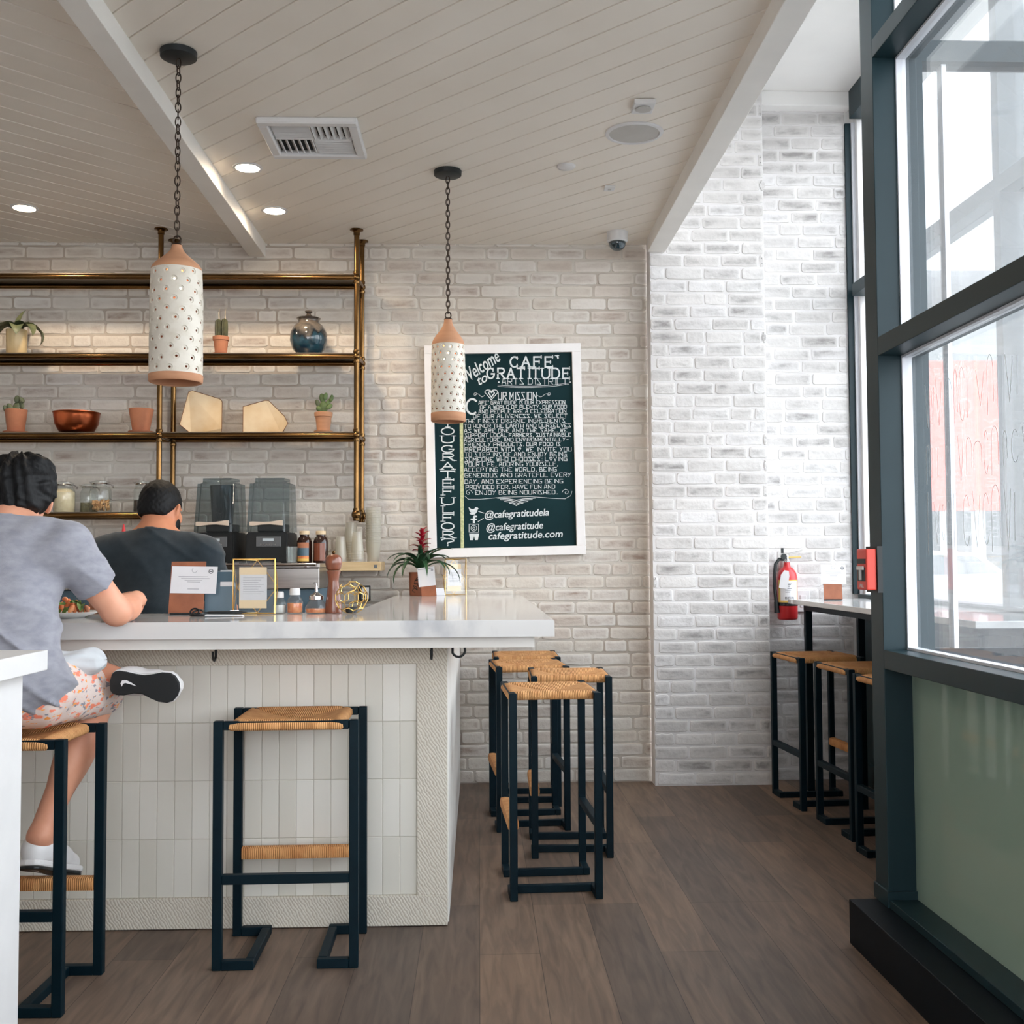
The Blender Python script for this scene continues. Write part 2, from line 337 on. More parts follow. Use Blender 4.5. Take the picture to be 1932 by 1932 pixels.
# ------------------------------------------------------------------ mesh helpers
class MB:
    def __init__(s): s.v = []; s.f = []; s.mi = []; s.cur = 0
    def add(s, vs, fs):
        o = len(s.v); s.v += [tuple(v) for v in vs]; s.f += [tuple(i + o for i in f) for f in fs]; s.mi += [s.cur] * len(fs); return s
    def bm(s, b):
        b.verts.index_update()
        s.add([v.co[:] for v in b.verts], [[v.index for v in f.verts] for f in b.faces]); b.free(); return s
    def box(s, c, d, rot=None, bev=0.0, seg=2):
        b = bmesh.new(); bmesh.ops.create_cube(b, size=1)
        for v in b.verts: v.co = Vector((v.co.x * d[0], v.co.y * d[1], v.co.z * d[2]))
        if bev: bmesh.ops.bevel(b, geom=b.edges[:], offset=bev, segments=seg, affect='EDGES', profile=.5)
        M_ = (rot if isinstance(rot, Matrix) else Euler(rot or (0, 0, 0)).to_matrix())
        for v in b.verts: v.co = M_ @ v.co + Vector(c)
        return s.bm(b)
    def bx(s, x0, x1, y0, y1, z0, z1, bev=0.0):
        return s.box(((x0 + x1) / 2, (y0 + y1) / 2, (z0 + z1) / 2), (x1 - x0, y1 - y0, z1 - z0), None, bev)
    def tube(s, pts, r, seg=10, closed=False, caps=True):
        P = [Vector(p) for p in pts]; n = len(P); R = r if isinstance(r, (list, tuple)) else [r] * n
        T = []
        for i in range(n):
            a = P[(i - 1) % n] if (closed or i > 0) else P[i]; b_ = P[(i + 1) % n] if (closed or i < n - 1) else P[i]
            T.append((b_ - a).normalized())
        u = T[0].orthogonal().normalized(); vs = []
        for i in range(n):
            u = (u - T[i] * u.dot(T[i]));
            if u.length < 1e-6: u = T[i].orthogonal()
            u.normalize(); w_ = T[i].cross(u)
            for k in range(seg):
                a = 2 * PI * k / seg; vs.append(P[i] + (u * math.cos(a) + w_ * math.sin(a)) * R[i])
        fs = []
        for i in range(n if closed else n - 1):
            j = (i + 1) % n
            for k in range(seg):
                k2 = (k + 1) % seg; fs.append((i * seg + k, i * seg + k2, j * seg + k2, j * seg + k))
        if caps and not closed: fs += [tuple(range(seg))[::-1], tuple((n - 1) * seg + k for k in range(seg))]
        return s.add(vs, fs)
    def lathe(s, prof, c=(0, 0, 0), seg=32, M_=None):
        vs = []; fs = []; n = len(prof)
        for (r, z) in prof:
            for k in range(seg):
                a = 2 * PI * k / seg; v = Vector((r * math.cos(a), r * math.sin(a), z))
                if M_ is not None: v = M_ @ v
                vs.append(v + Vector(c))
        for i in range(n - 1):
            for k in range(seg):
                k2 = (k + 1) % seg; fs.append((i * seg + k, i * seg + k2, (i + 1) * seg + k2, (i + 1) * seg + k))
        if prof[0][0] > 1e-5: fs.append(tuple(range(seg))[::-1])
        if prof[-1][0] > 1e-5: fs.append(tuple((n - 1) * seg + k for k in range(seg)))
        return s.add(vs, fs)
    def ball(s, c, r, seg=16, rings=10, M_=None):
        rr = r if isinstance(r, (tuple, list)) else (r, r, r)
        vs = []; fs = []
        for i in range(rings + 1):
            th = PI * i / rings
            for k in range(seg):
                a = 2 * PI * k / seg; v = Vector((math.sin(th) * math.cos(a) * rr[0], math.sin(th) * math.sin(a) * rr[1], -math.cos(th) * rr[2]))
                if M_ is not None: v = M_ @ v
                vs.append(v + Vector(c))
        for i in range(rings):
            for k in range(seg):
                k2 = (k + 1) % seg; fs.append((i * seg + k, i * seg + k2, (i + 1) * seg + k2, (i + 1) * seg + k))
        return s.add(vs, fs)
    def prism(s, poly, M_, d):
        """poly in local xy, extruded along local z by d, placed by matrix M_"""
        n = len(poly); vs = [M_ @ Vector((x, y, 0)) for x, y in poly] + [M_ @ Vector((x, y, d)) for x, y in poly]
        fs = [tuple(range(n))[::-1], tuple(range(n, 2 * n))] + [(i, (i + 1) % n, n + (i + 1) % n, n + i) for i in range(n)]
        return s.add(vs, fs)
    def ribbon(s, pts, wd, M_, z=0.0, th=.0006):
        """flat stroke along 2-D points with thickness th"""
        for (x0, y0), (x1, y1) in zip(pts[:-1], pts[1:]):
            s.rk = (getattr(s, 'rk', 0) + 1) % 11; zk = z + th + s.rk * 4e-5
            d = Vector((x1 - x0, y1 - y0)); L = d.length
            if L < 1e-7: continue
            d /= L; q = Vector((-d.y, d.x)) * wd / 2; e = d * wd * .42
            p = [(x0 - e.x + q.x, y0 - e.y + q.y), (x0 - e.x - q.x, y0 - e.y - q.y), (x1 + e.x - q.x, y1 + e.y - q.y), (x1 + e.x + q.x, y1 + e.y + q.y)]
            s.add([M_ @ Vector((x, y, zk)) for x, y in p], [(0, 1, 2, 3)])
        return s
    def build(s, name, m, parent=None, smooth=False, angle=None):
        me = bpy.data.meshes.new(name); me.from_pydata(s.v, [], s.f)
        ms = m if isinstance(m, (list, tuple)) else [m]
        for x in ms: me.materials.append(MT[x] if isinstance(x, str) else x)
        if len(ms) > 1: me.polygons.foreach_set('material_index', s.mi)
        bb = bmesh.new(); bb.from_mesh(me); bmesh.ops.remove_doubles(bb, verts=bb.verts, dist=1e-6) if smooth else None
        bmesh.ops.recalc_face_normals(bb, faces=bb.faces) if not getattr(s, 'keep', False) else None
        bb.to_mesh(me); bb.free()
        if smooth:
            me.polygons.foreach_set('use_smooth', [True] * len(me.polygons))
            if angle is None: angle = 40
            try: me.set_sharp_from_angle(angle=math.radians(angle))
            except Exception: pass
        me.update()
        o = bpy.data.objects.new(name, me); C.objects.link(o)
        if parent is not None: o.parent = parent
        return o

def tag(o, label=None, cat=None, group=None, kind=None):
    if label: o['label'] = label
    if cat: o['category'] = cat
    if group: o['group'] = group
    if kind: o['kind'] = kind
    return o
def thing(name, label, cat, loc=(0, 0, 0), rz=0.0, group=None, rot=None):
    o = bpy.data.objects.new(name, None); C.objects.link(o); o.location = loc; o.rotation_euler = rot or (0, 0, rz)
    o.empty_display_size = .1
    return tag(o, label, cat, group)
def copy_tree(o, parent=None):
    c = o.copy(); C.objects.link(c); c.parent = parent
    for ch in list(o.children): copy_tree(ch, c)
    return c
def struct(o): o['kind'] = 'structure'; return o
def fontmesh(txt, size, M_, shear=0.0, bold=0.0, extrude=.0003, align='LEFT', width=None):
    cu = bpy.data.curves.new('t', 'FONT'); cu.body = txt; cu.size = size; cu.shear = shear; cu.offset = bold; cu.extrude = extrude; cu.align_x = align
    cu.resolution_u = 3
    ob = bpy.data.objects.new('t', cu); C.objects.link(ob)
    dg = bpy.context.evaluated_depsgraph_get(); dg.update()
    me = bpy.data.meshes.new_from_object(ob.evaluated_get(dg))
    bpy.data.objects.remove(ob); bpy.data.curves.remove(cu)
    vs = [v.co.copy() for v in me.vertices]; fs = [tuple(p.vertices) for p in me.polygons]; bpy.data.meshes.remove(me)
    if width and vs:
        x0 = min(v.x for v in vs); x1 = max(v.x for v in vs); k = width / max(1e-6, x1 - x0)
        for v in vs: v.x = (v.x - x0) * k
    return [M_ @ v for v in vs], fs

# ------------------------------------------------------------------ signed-distance modelling for bodies, cloth, hair
def smin(a, b, k):
    h = np.clip(.5 + .5 * (b - a) / k, 0, 1); return b * (1 - h) + a * h - k * h * (1 - h)
def A3(v): return np.array(v, dtype=np.float64)
def cone(a, b, ra, rb, n=None, s=1.0):
    a = A3(a); b = A3(b); ba = b - a; L2 = max(ba @ ba, 1e-9)
    nn = None if n is None else A3(n) / np.linalg.norm(n)
    def f(p):
        pa = p - a; t = np.clip(pa @ ba / L2, 0, 1); v = pa - t[:, None] * ba
        if nn is not None:
            vn = v @ nn; v = v + nn * (vn * (1 / s - 1))[:, None]
        d = np.sqrt((v * v).sum(1)) - (ra + (rb - ra) * t)
        return d * (s if s < 1 else 1)
    return f
def ell(c, r, rot=None):
    c = A3(c); r = A3(r); Rm = None if rot is None else np.array(Euler(rot).to_matrix())
    def f(p):
        q = p - c
        if Rm is not None: q = q @ Rm
        k0 = np.sqrt(((q / r) ** 2).sum(1)); k1 = np.sqrt(((q / (r * r)) ** 2).sum(1))
        return k0 * (k0 - 1) / np.maximum(k1, 1e-6)
    return f
def union(prims, k=.02):
    def f(p):
        d = None
        for q in prims:
            kk = k
            if isinstance(q, tuple): q, kk = q
            x = q(p); d = x if d is None else smin(d, x, kk)
        return d
    return f
def plane(pt, nrm):
    pt = A3(pt); nrm = A3(nrm) / np.linalg.norm(nrm); return lambda p: (p - pt) @ nrm
def sdf_obj(name, fn, lo, hi, vox, m, parent=None):
    lo = A3(lo); n = np.ceil((A3(hi) - lo) / vox).astype(int) + 1; B = 12
    nb = np.ceil(n / B).astype(int); n = nb * B
    ii = np.stack(np.meshgrid(*[np.arange(k) for k in nb], indexing='ij'), -1).reshape(-1, 3)
    cen = lo + (ii * B + (B - 1) / 2) * vox
    dc = fn(cen); rad = vox * B * .87
    Fd = np.empty(tuple(n), np.float32)
    act = np.abs(dc) < rad * 1.5 + .012
    for k in np.nonzero(~act)[0]:
        a = ii[k] * B; Fd[a[0]:a[0] + B, a[1]:a[1] + B, a[2]:a[2] + B] = dc[k]
    loc = np.stack(np.meshgrid(*[np.arange(B)] * 3, indexing='ij'), -1).reshape(-1, 3)
    ak = np.nonzero(act)[0]
    for s0 in range(0, len(ak), 80):
        ch = ak[s0:s0 + 80]
        pts = (lo + (ii[ch][:, None, :] * B + loc[None]) * vox).reshape(-1, 3)
        d = fn(pts).reshape(len(ch), B, B, B)
        for q, k in enumerate(ch):
            a = ii[k] * B; Fd[a[0]:a[0] + B, a[1]:a[1] + B, a[2]:a[2] + B] = d[q]
    S = Fd < 0
    c = np.zeros(tuple(n - 1), np.int8)
    offs = [(i, j, k) for i in (0, 1) for j in (0, 1) for k in (0, 1)]
    for (i, j, k) in offs: c += S[i:n[0] - 1 + i, j:n[1] - 1 + j, k:n[2] - 1 + k]
    idx = np.argwhere((c > 0) & (c < 8))
    vals = np.stack([Fd[idx[:, 0] + i, idx[:, 1] + j, idx[:, 2] + k] for (i, j, k) in offs], 1)
    acc = np.zeros((len(idx), 3)); cnt = np.zeros(len(idx))
    O = np.array(offs)
    for a in range(8):
        for b_ in range(a + 1, 8):
            if np.abs(O[a] - O[b_]).sum() != 1: continue
            fa, fb = vals[:, a], vals[:, b_]; mk = (fa < 0) != (fb < 0)
            t = np.where(mk, fa / np.where(mk, fa - fb, 1), 0)
            acc += np.where(mk[:, None], O[a] + t[:, None] * (O[b_] - O[a]), 0); cnt += mk
    V = lo + (idx + acc / cnt[:, None]) * vox
    mp_ = -np.ones(tuple(n - 1), np.int32); mp_[idx[:, 0], idx[:, 1], idx[:, 2]] = np.arange(len(idx))
    Q = []
    for ax_ in range(3):
        e = [0, 0, 0]; e[ax_] = 1; u = (ax_ + 1) % 3; v = (ax_ + 2) % 3
        s0 = S[:n[0] - e[0], :n[1] - e[1], :n[2] - e[2]]; s1 = S[e[0]:, e[1]:, e[2]:]
        ed = np.argwhere(s0 != s1); ed = ed[(ed[:, u] > 0) & (ed[:, v] > 0) & (ed[:, u] < n[u] - 1) & (ed[:, v] < n[v] - 1)]
        fl = s0[ed[:, 0], ed[:, 1], ed[:, 2]]
        du = np.zeros(3, int); du[u] = 1; dv = np.zeros(3, int); dv[v] = 1
        def g(x): return mp_[x[:, 0], x[:, 1], x[:, 2]]
        q = np.stack([g(ed - du - dv), g(ed - dv), g(ed), g(ed - du)], 1)
        q[~fl] = q[~fl][:, ::-1]; Q.append(q)
    Q = np.concatenate(Q); Q = Q[(Q >= 0).all(1)]
    me = bpy.data.meshes.new(name); me.from_pydata(V.tolist(), [], Q.tolist())
    me.polygons.foreach_set('use_smooth', [True] * len(me.polygons)); me.materials.append(MT[m] if isinstance(m, str) else m); me.update()
    o = bpy.data.objects.new(name, me); C.objects.link(o)
    if parent is not None: o.parent = parent
    return o

def wpar(o, parent):
    o.parent = parent; o.location = -Vector(parent.location); return o

# ================================================================== the setting
ZC, YB = 3.035, 6.26
struct(MB().bx(-4.6, 2.3, -3.2, 6.5, -.06, 0).build('floor', 'floor'))

def bricks(name, org, ux, n, L, H, m, mm, seed, dep=.009, gap=.009, zoff=0.0, uoff=0.0):
    """a wall: mortar slab plus individually shaped bricks, one mesh with two materials"""
    r = random.Random(seed); b = MB(); org = Vector(org); ux = Vector(ux); n = Vector(n); uz = Vector((0, 0, 1))
    ph, pw = .0718, .2135
    b.cur = 0
    def P(u, z, d): return org + ux * u + uz * z + n * d
    b.add([P(0, 0, 0), P(L, 0, 0), P(L, H, 0), P(0, H, 0), P(0, 0, -.12), P(L, 0, -.12), P(L, H, -.12), P(0, H, -.12)],
          [(0, 1, 2, 3), (5, 4, 7, 6), (4, 0, 3, 7), (1, 5, 6, 2), (3, 2, 6, 7), (4, 5, 1, 0)])
    wear = [0] * 8; b.cur = 1
    k = 0; z = -zoff
    while z < H:
        u = -(pw / 2 if k % 2 else 0) + r.uniform(-.03, .03) - uoff
        while u < L:
            w_ = pw if r.random() > .14 else pw * r.choice((.5, .62, .8))
            u0, u1, z0, z1 = u + gap / 2, u + w_ - gap / 2, z + gap / 2, z + ph - gap / 2
            u0 = max(u0, 0.0); u1 = min(u1, L); z0c = max(z0, 0.0); z1c = min(z1, H)
            if u1 - u0 > .012 and z1c - z0c > .012:
                d = dep * r.uniform(.55, 1.25); hw, hh = (u1 - u0) / 2, (z1c - z0c) / 2; cu, cz = (u0 + u1) / 2, (z0c + z1c) / 2
                cr = min(.012, hw * .5); jj = lambda q=.0022: r.uniform(-q, q); base = []
                for sx, sz in ((-1, -1), (1, -1), (1, 1), (-1, 1)):
                    a_ = (sx * hw, sz * (hh - cr * .8)); c_ = (sx * (hw - cr * .28), sz * (hh - cr * .25)); e_ = (sx * (hw - cr), sz * hh)
                    base += [a_, c_, e_] if sx * sz > 0 else [e_, c_, a_]
                    if sz < 0 and sx < 0: base += [(-hw * .3, -hh), (hw * .32, -hh)]
                    if sz > 0 and sx > 0: base += [(hw * .3, hh), (-hw * .32, hh)]
                base = [(cu + x + jj(), cz + y + jj()) for x, y in base]; n_ = len(base)
                base = [(min(max(x, 0), L), min(max(y, 0), H)) for x, y in base]
                def ins(e): return [(cu + (x - cu) * (1 - e / hw), cz + (y - cz) * (1 - e / hh)) for x, y in base]
                tl = r.uniform(-.0015, .0015); wr = .15 + .75 * r.random()
                vs = [P(x, y, -.001) for x, y in base] + [P(x, y, d * .8) for x, y in ins(.003)] + [P(x, y, d) for x, y in ins(.0075)] + [P(x, y, d + tl + jj(.0006)) for x, y in ins(.019)] + [P(cu - hw * .4, cz, d + jj(.0008)), P(cu + hw * .4, cz, d + jj(.0008))]
                wear += [0] * n_ + [0] * n_ + [.1 * wr] * n_ + [min(1, wr * r.uniform(.5, 1.3)) for _ in range(n_)] + [wr, wr * r.uniform(.6, 1.2)]
                fs = [(k_ * n_ + q, k_ * n_ + (q + 1) % n_, (k_ + 1) * n_ + (q + 1) % n_, (k_ + 1) * n_ + q) for k_ in range(3) for q in range(n_)]
                i3 = 3 * n_; pts_ = ins(.019)
                for q in range(n_):
                    q2 = (q + 1) % n_; s1 = 0 if pts_[q][0] < cu else 1; s2 = 0 if pts_[q2][0] < cu else 1
                    fs.append((i3 + q, i3 + q2, 4 * n_ + s2, 4 * n_ + s1) if s1 != s2 else (i3 + q, i3 + q2, 4 * n_ + s1))
                b.add(vs, fs)
            u += w_
        z += ph; k += 1
    o = b.build(name, [mm, m], smooth=True, angle=28)
    if len(o.data.vertices) == len(wear):
        at_ = o.data.color_attributes.new('wear', 'FLOAT_COLOR', 'POINT'); at_.data.foreach_set('color', np.repeat(np.array(wear, np.float32), 4))
    else: print('wear mismatch', len(o.data.vertices), len(wear))
    return struct(o)

bricks('wall_back', (-4.6, YB, 0), (1, 0, 0), (0, -1, 0), 5.57, 3.05, 'brick_back', 'mortar_back', 3, .0055)
bricks('wall_pier', (.965, 6.13, 0), (1, 0, 0), (0, -1, 0), .645, 3.92, 'brick_pillar', 'mortar_pillar', 5, .0042)
bricks('wall_alcove', (1.61, 6.255, 0), (1, 0, 0), (0, -1, 0), .51, 3.92, 'brick_pillar', 'mortar_pillar', 9, .0042)
b = MB().bx(-4.72, -4.6, -3.2, 6.5, 0, 3.95)
struct(b.build('wall_left_bounce', 'drywall'))  # unseen wall, added to bounce light back into the room
struct(MB().bx(-4.72, -1.7, -3.3, -3.2, 0, 3.95).build('wall_rear_light_block', 'drywall')); struct(MB().bx(-1.7, 1.6, -3.3, -3.2, 0, .85).build('wall_rear_low_light_block', 'drywall')); struct(MB().bx(-1.7, 1.6, -3.3, -3.2, 2.6, 3.95).build('wall_rear_header_light_block', 'drywall'))  # unseen walls added behind the camera, opening sized to cut the fill light

# diagonal boarded ceilings, real V-grooves
def clip(poly, a, bq, c):
    o = []
    for i in range(len(poly)):
        p, q = poly[i], poly[(i + 1) % len(poly)]; fp = a * p[0] + bq * p[1] - c; fq = a * q[0] + bq * q[1] - c
        if fp >= 0: o.append(p)
        if (fp >= 0) != (fq >= 0):
            t = fp / (fp - fq); o.append((p[0] + t * (q[0] - p[0]), p[1] + t * (q[1] - p[1])))
    return o
def boards(name, x0, x1, y0, y1, sg, off, wd):
    b = MB(); b.cur = 0; h = 2 ** -.5
    b.bx(x0, x1, y0, y1, ZC + .006, ZC + .05)
    b.cur = 1
    R = [(x0, y0), (x1, y0), (x1, y1), (x0, y1)]
    ss = [(sg * x + y) * h for x, y in R]
    k = math.floor((min(ss) - off) / wd)
    while off + k * wd < max(ss):
        a0, a1 = off + k * wd, off + (k + 1) * wd; g = .0012; e = .0028
        def strip(i):
            p = clip(R, sg * h, h, a0 + i); return clip(p, -sg * h, -h, -(a1 - i)) if len(p) > 2 else []
        lo, hi = strip(g + e), strip(g)
        if len(lo) > 2 and len(lo) == len(hi):
            n_ = len(lo)
            b.add([(x, y, ZC) for x, y in lo] + [(x, y, ZC + .0065) for x, y in hi], [tuple(range(n_))] + [(i, (i + 1) % n_, n_ + (i + 1) % n_, n_ + i) for i in range(n_)])
        k += 1
    return struct(b.build(name, ['groove', 'ceiling']))
boards('ceiling', -1.24, .98, -3.2, YB + .05, 1, 3.177, .122)
boards('ceiling_left', -4.6, -1.24, -3.2, YB + .05, -1, 4.057, .1205)
struct(MB().bx(-4.72, 1.05, -3.3, 6.5, ZC + .05, ZC + .15).build('ceiling_deck', 'drywall'))
struct(MB().bx(-1.285, -1.195, -3.2, YB, 2.957, ZC + .005, .003).build('trim_1', 'beam'))
struct(MB().bx(.952, 1.052, -3.2, 6.13, 2.957, ZC + .1, .003).build('trim_2', 'beam'))
struct(MB().bx(.965, 1.045, -3.2, 6.13, ZC + .1, 3.98).build('wall_soffit', 'drywall'))
struct(MB().bx(1.0, 2.5, -3.2, 6.5, 3.9, 3.98).build('ceiling_alcove', 'drywall'))
struct(MB().bx(1.612, 2.14, 6.17, 6.27, 3.815, 3.9, .004).build('trim_3', 'drywall'))

# ------------------------------------------------------------------ window wall beside the camera (runs towards the camera)
XI, XG, XO = 1.285, 1.378, 1.43
YS = [3.51, 1.9, .3, -1.3, -2.9]
win = thing('window_1', None, None, (XI, 3.5, 0)); struct(win)
def wp(b, name, m, **k): return wpar(b.build(name, m, None, **k), win)
wp(MB().bx(XI, XO, 3.51, 3.62, .14, 3.9, .002), 'corner_post', 'frame_dark')
wp(MB().bx(XI - .006, XO + .006, 3.50, 3.626, .14, .19, .002), 'post_shoe', 'frame_dark')
for y in YS[1:]:
    wp(MB().bx(XI, XO, y - .03, y + .03, .14, 3.9, .002), 'mullion', 'frame_dark')
for (z0, z1, nm) in ((.885, .945, 'sill_rail'), (1.885, 1.945, 'middle_rail'), (2.86, 2.92, 'head_rail'), (3.84, 3.9, 'top_rail'), (.14, .165, 'bottom_rail')):
    b = MB()
    for a_, c_ in zip(YS[1:], YS[:-1]): b.bx(XI, XO, a_ + .03, c_ - (.03 if c_ < 3.5 else 0), z0, z1, .002)
    wp(b, nm, 'frame_dark')
b = MB(); bl = []
for a_, c_ in zip(YS[1:], YS[:-1]):
    y0, y1 = a_ + .03, c_ - (.03 if c_ < 3.5 else 0)
    for (z0, z1) in ((.945, 1.885), (1.945, 2.86), (2.92, 3.84)):
        t_ = .008
        b.bx(XG - .018, XG + .014, y1 - t_, y1, z0, z1); b.bx(XG - .018, XG + .014, y0, y0 + t_, z0, z1)
        b.bx(XG - .018, XG + .014, y0 + t_, y1 - t_, z0, z0 + t_); b.bx(XG - .018, XG + .014, y0 + t_, y1 - t_, z1 - t_, z1)
wp(b, 'glazing_bead', 'frame_light')
for a_, c_ in zip(YS[1:], YS[:-1]):
    y0, y1 = a_ + .03, c_ - (.03 if c_ < 3.5 else 0)
    for (z0, z1) in ((.953, 1.877), (1.953, 2.852), (2.928, 3.832)):
        wp(MB().bx(XG - .003, XG + .003, y0 + .008, y1 - .008, z0, z1), 'pane', 'glass')
    wp(MB().bx(XG - .004, XG + .004, y0, y1, .165, .885), 'frosted_pane', 'frosted')
struct(MB().bx(1.19, 1.62, -3.2, 3.605, 0, .14, .003).build('trim_curb', 'curb_black'))

# glazed return at the end of that wall, facing the camera
w3 = thing('window_3', None, None, (XO, 3.56, 0)); struct(w3)
def w3p(b, name, m): return wpar(b.build(name, m, None), w3)
w3p(MB().bx(XO, XO + .028, 3.53, 3.61, .0, 3.9), 'stile', 'frame_dark')
w3p(MB().bx(1.53, 1.545, 3.55, 3.59, .1, 2.86), 'door_edge', 'frame_light')
w3p(MB().bx(1.86, 1.90, 3.55, 3.60, .1, 2.86), 'door_stile', 'frame_light')
for (z0, z1, n_) in ((2.86, 2.93, 'header'), (3.84, 3.9, 'top_rail'), (.0, .12, 'bottom_rail')): w3p(MB().bx(XO + .028, 2.12, 3.53, 3.61, z0, z1), n_, 'frame_dark')
w3p(MB().bx(XO + .028, 2.12, 3.566, 3.572, .945, 2.86), 'pane', 'glass'); w3p(MB().bx(XO + .028, 2.12, 3.54, 3.60, .12, .945), 'spandrel_panel', 'curb_black')  # unseen lower panel, added to keep daylight off the alcove floor
w3p(MB().bx(XO + .028, 2.12, 3.566, 3.572, 2.93, 3.84), 'pane', 'glass')

# far alcove window, along x = 2.15
w2 = thing('window_2', None, None, (2.13, 5, 0)); struct(w2)
def w2p(b, name, m): return wpar(b.build(name, m, None), w2)
for y in (4.42, 3.58): w2p(MB().bx(2.12, 2.24, y - .03, y + .03, 0, 3.9), 'mullion', 'frame_dark')
b = MB()
for (z0, z1, n_) in ((3.74, 3.9, 'header'), (2.72, 2.79, 'middle_rail'), (.98, 1.04, 'sill_rail'), (0, .12, 'bottom_rail')):
    w2p(MB().bx(2.12, 2.24, 4.45, 6.17, z0, z1), n_, 'frame_dark'); w2p(MB().bx(2.12, 2.24, 3.61, 4.39, z0, z1), n_, 'frame_dark')
for (y0, y1) in ((4.45, 6.17), (3.61, 4.39)):
    for (z0, z1) in ((2.79, 3.74), (1.04, 2.72)): w2p(MB().bx(2.19, 2.196, y0, y1, z0, z1), 'pane', 'glass')
    w2p(MB().bx(2.14, 2.20, y0, y1, .12, .98), 'spandrel_panel', 'frame_dark')
w2p(MB().bx(2.118, 2.15, 6.236, 6.26, 1.04, 3.74), 'jamb', 'frame_dark'); w2p(MB().bx(2.15, 2.17, 6.22, 6.26, 1.04, 3.74), 'lit_jamb_strip', 'frame_light'); w2p(MB().bx(2.17, 2.24, 6.19, 6.26, 0, 3.9), 'jamb', 'white_plastic')  # pale strips: outside light on the jamb face, put into its colour
b = MB().bx(2.12, 2.3, 6.262, 6.5, 0, 3.95); struct(b.build('wall_alcove_end', 'drywall'))

# ================================================================== counter
ctr = thing('tiled_counter', 'white tiled counter base with rough whitewashed timber trim', 'counter', (-1, 4.0, 0))
X1, YF = -.108, 3.84
b = MB().bx(-3.6, X1 - .02, YF + .002, 4.04, .002, .955); b.bx(-.40, X1 - .02, 4.04, 6.24, .002, .955)
wpar(b.build('carcass', 'grout'), ctr)
b = MB(); rb = random.Random(2)
zz = [.104, .2985, .493, .688, .884]; x = -.2115
while x > -3.5:
    for z0, z1 in zip(zz[:-1], zz[1:]):
        d = rb.uniform(-.0008, .0008); g = .0009
        b.box((x - .0293, YF + .008 + d, (z0 + z1) / 2), (.0585 - 2 * g, .016, z1 - z0 - 2 * g), (rb.uniform(-.006, .006), 0, rb.uniform(-.012, .012)), .0012, 1)
    x -= .0585
wpar(b.build('tile_field', 'tile'), ctr)
wpar(MB().bx(-3.6, X1, YF - .012, YF + .02, .884, .957, .002).build('top_board', 'rough_wood'), ctr)
wpar(MB().bx(-3.6, X1, YF - .012, YF + .02, .003, .104, .002).build('base_board', 'rough_wood'), ctr)
wpar(MB().bx(-.211, X1, YF - .010, YF + .02, .104, .884, .002).build('corner_post', 'rough_wood'), ctr)
wpar(MB().bx(X1 - .02, X1 + .004, YF + .022, 6.24, .003, .957, .002).build('end_panel', 'beam'), ctr)

top = MB(); ZT = 1.048
def Lprism(b, z0, z1, e, bev):
    q = bmesh.new()
    pts = [(-3.6, 3.49 + e), (.238 - e, 3.49 + e), (.238 - e, 6.245), (-.455, 6.245), (-.455, 4.10), (-3.6, 4.10)]
    lo = [q.verts.new((x_, y_, z0)) for x_, y_ in pts]; hi = [q.verts.new((x_, y_, z1)) for x_, y_ in pts]
    q.faces.new(lo[::-1]); q.faces.new(hi)
    for i in range(6): q.faces.new((lo[i], lo[(i + 1) % 6], hi[(i + 1) % 6], hi[i]))
    if bev: bmesh.ops.bevel(q, geom=[e_ for e_ in q.edges if e_.verts[0].co.z > z1 - 1e-4 and e_.verts[1].co.z > z1 - 1e-4], offset=bev, segments=2, affect='EDGES')
    b.bm(q)
Lprism(top, .996, ZT, 0, .003)
tp = thing('marble_countertop', 'white marble slab countertop turning the corner to the brick wall', 'countertop', (-.5, 3.9, .958))
wpar(top.build('slab', 'marble'), tp)
b = MB(); Lprism(b, .9585, .9955, .06, 0); wpar(b.build('sub_top', 'beam'), tp)

def hook(loc, lab, ang):
    h = thing('bag_hook', lab, 'hook', loc, ang, 'bag hooks under the counter')
    MB().box((0, 0, -.004), (.02, .035, .008), None, .002).build('plate', 'black_metal', h)
    pts = [(0, 0, -.006)] + [(0, -.026 * math.sin(a), -.028 - .026 * (1 - math.cos(a)) + .026) for a in [0.2]] 
    pts = [(0, .012, -.006), (0, .012, -.02)] + [(0, -.008 + .022 * math.cos(a), -.024 - .022 * math.sin(a)) for a in [i * PI / 8 for i in range(1, 10)]]
    MB().tube(pts, .0042, 8).build('hook_arm', 'black_metal', h, smooth=True)
hook((-.865, 3.70, .958), 'black bag hook under the counter above the lone front stool', 0)
hook((-.155, 3.70, .958), 'black bag hook under the counter near the rough corner post', 0)
hook((-.075, 3.76, .958), 'black curved bag hook at the counter end, turned sideways', PI / 2)

# foreground counter at the left edge
fg = thing('service_counter', 'plain white counter cut off by the left edge, close to the camera', 'counter', (-1.3, 2.0, 0))
wpar(MB().bx(-2.0, -.905, .6, 2.38, 1.008, 1.05, .002).build('counter_slab', 'white_plastic'), fg)
wpar(MB().bx(-1.96, -.948, .65, 2.36, .001, 1.0078, .002).build('counter_body', 'white_plastic'), fg)

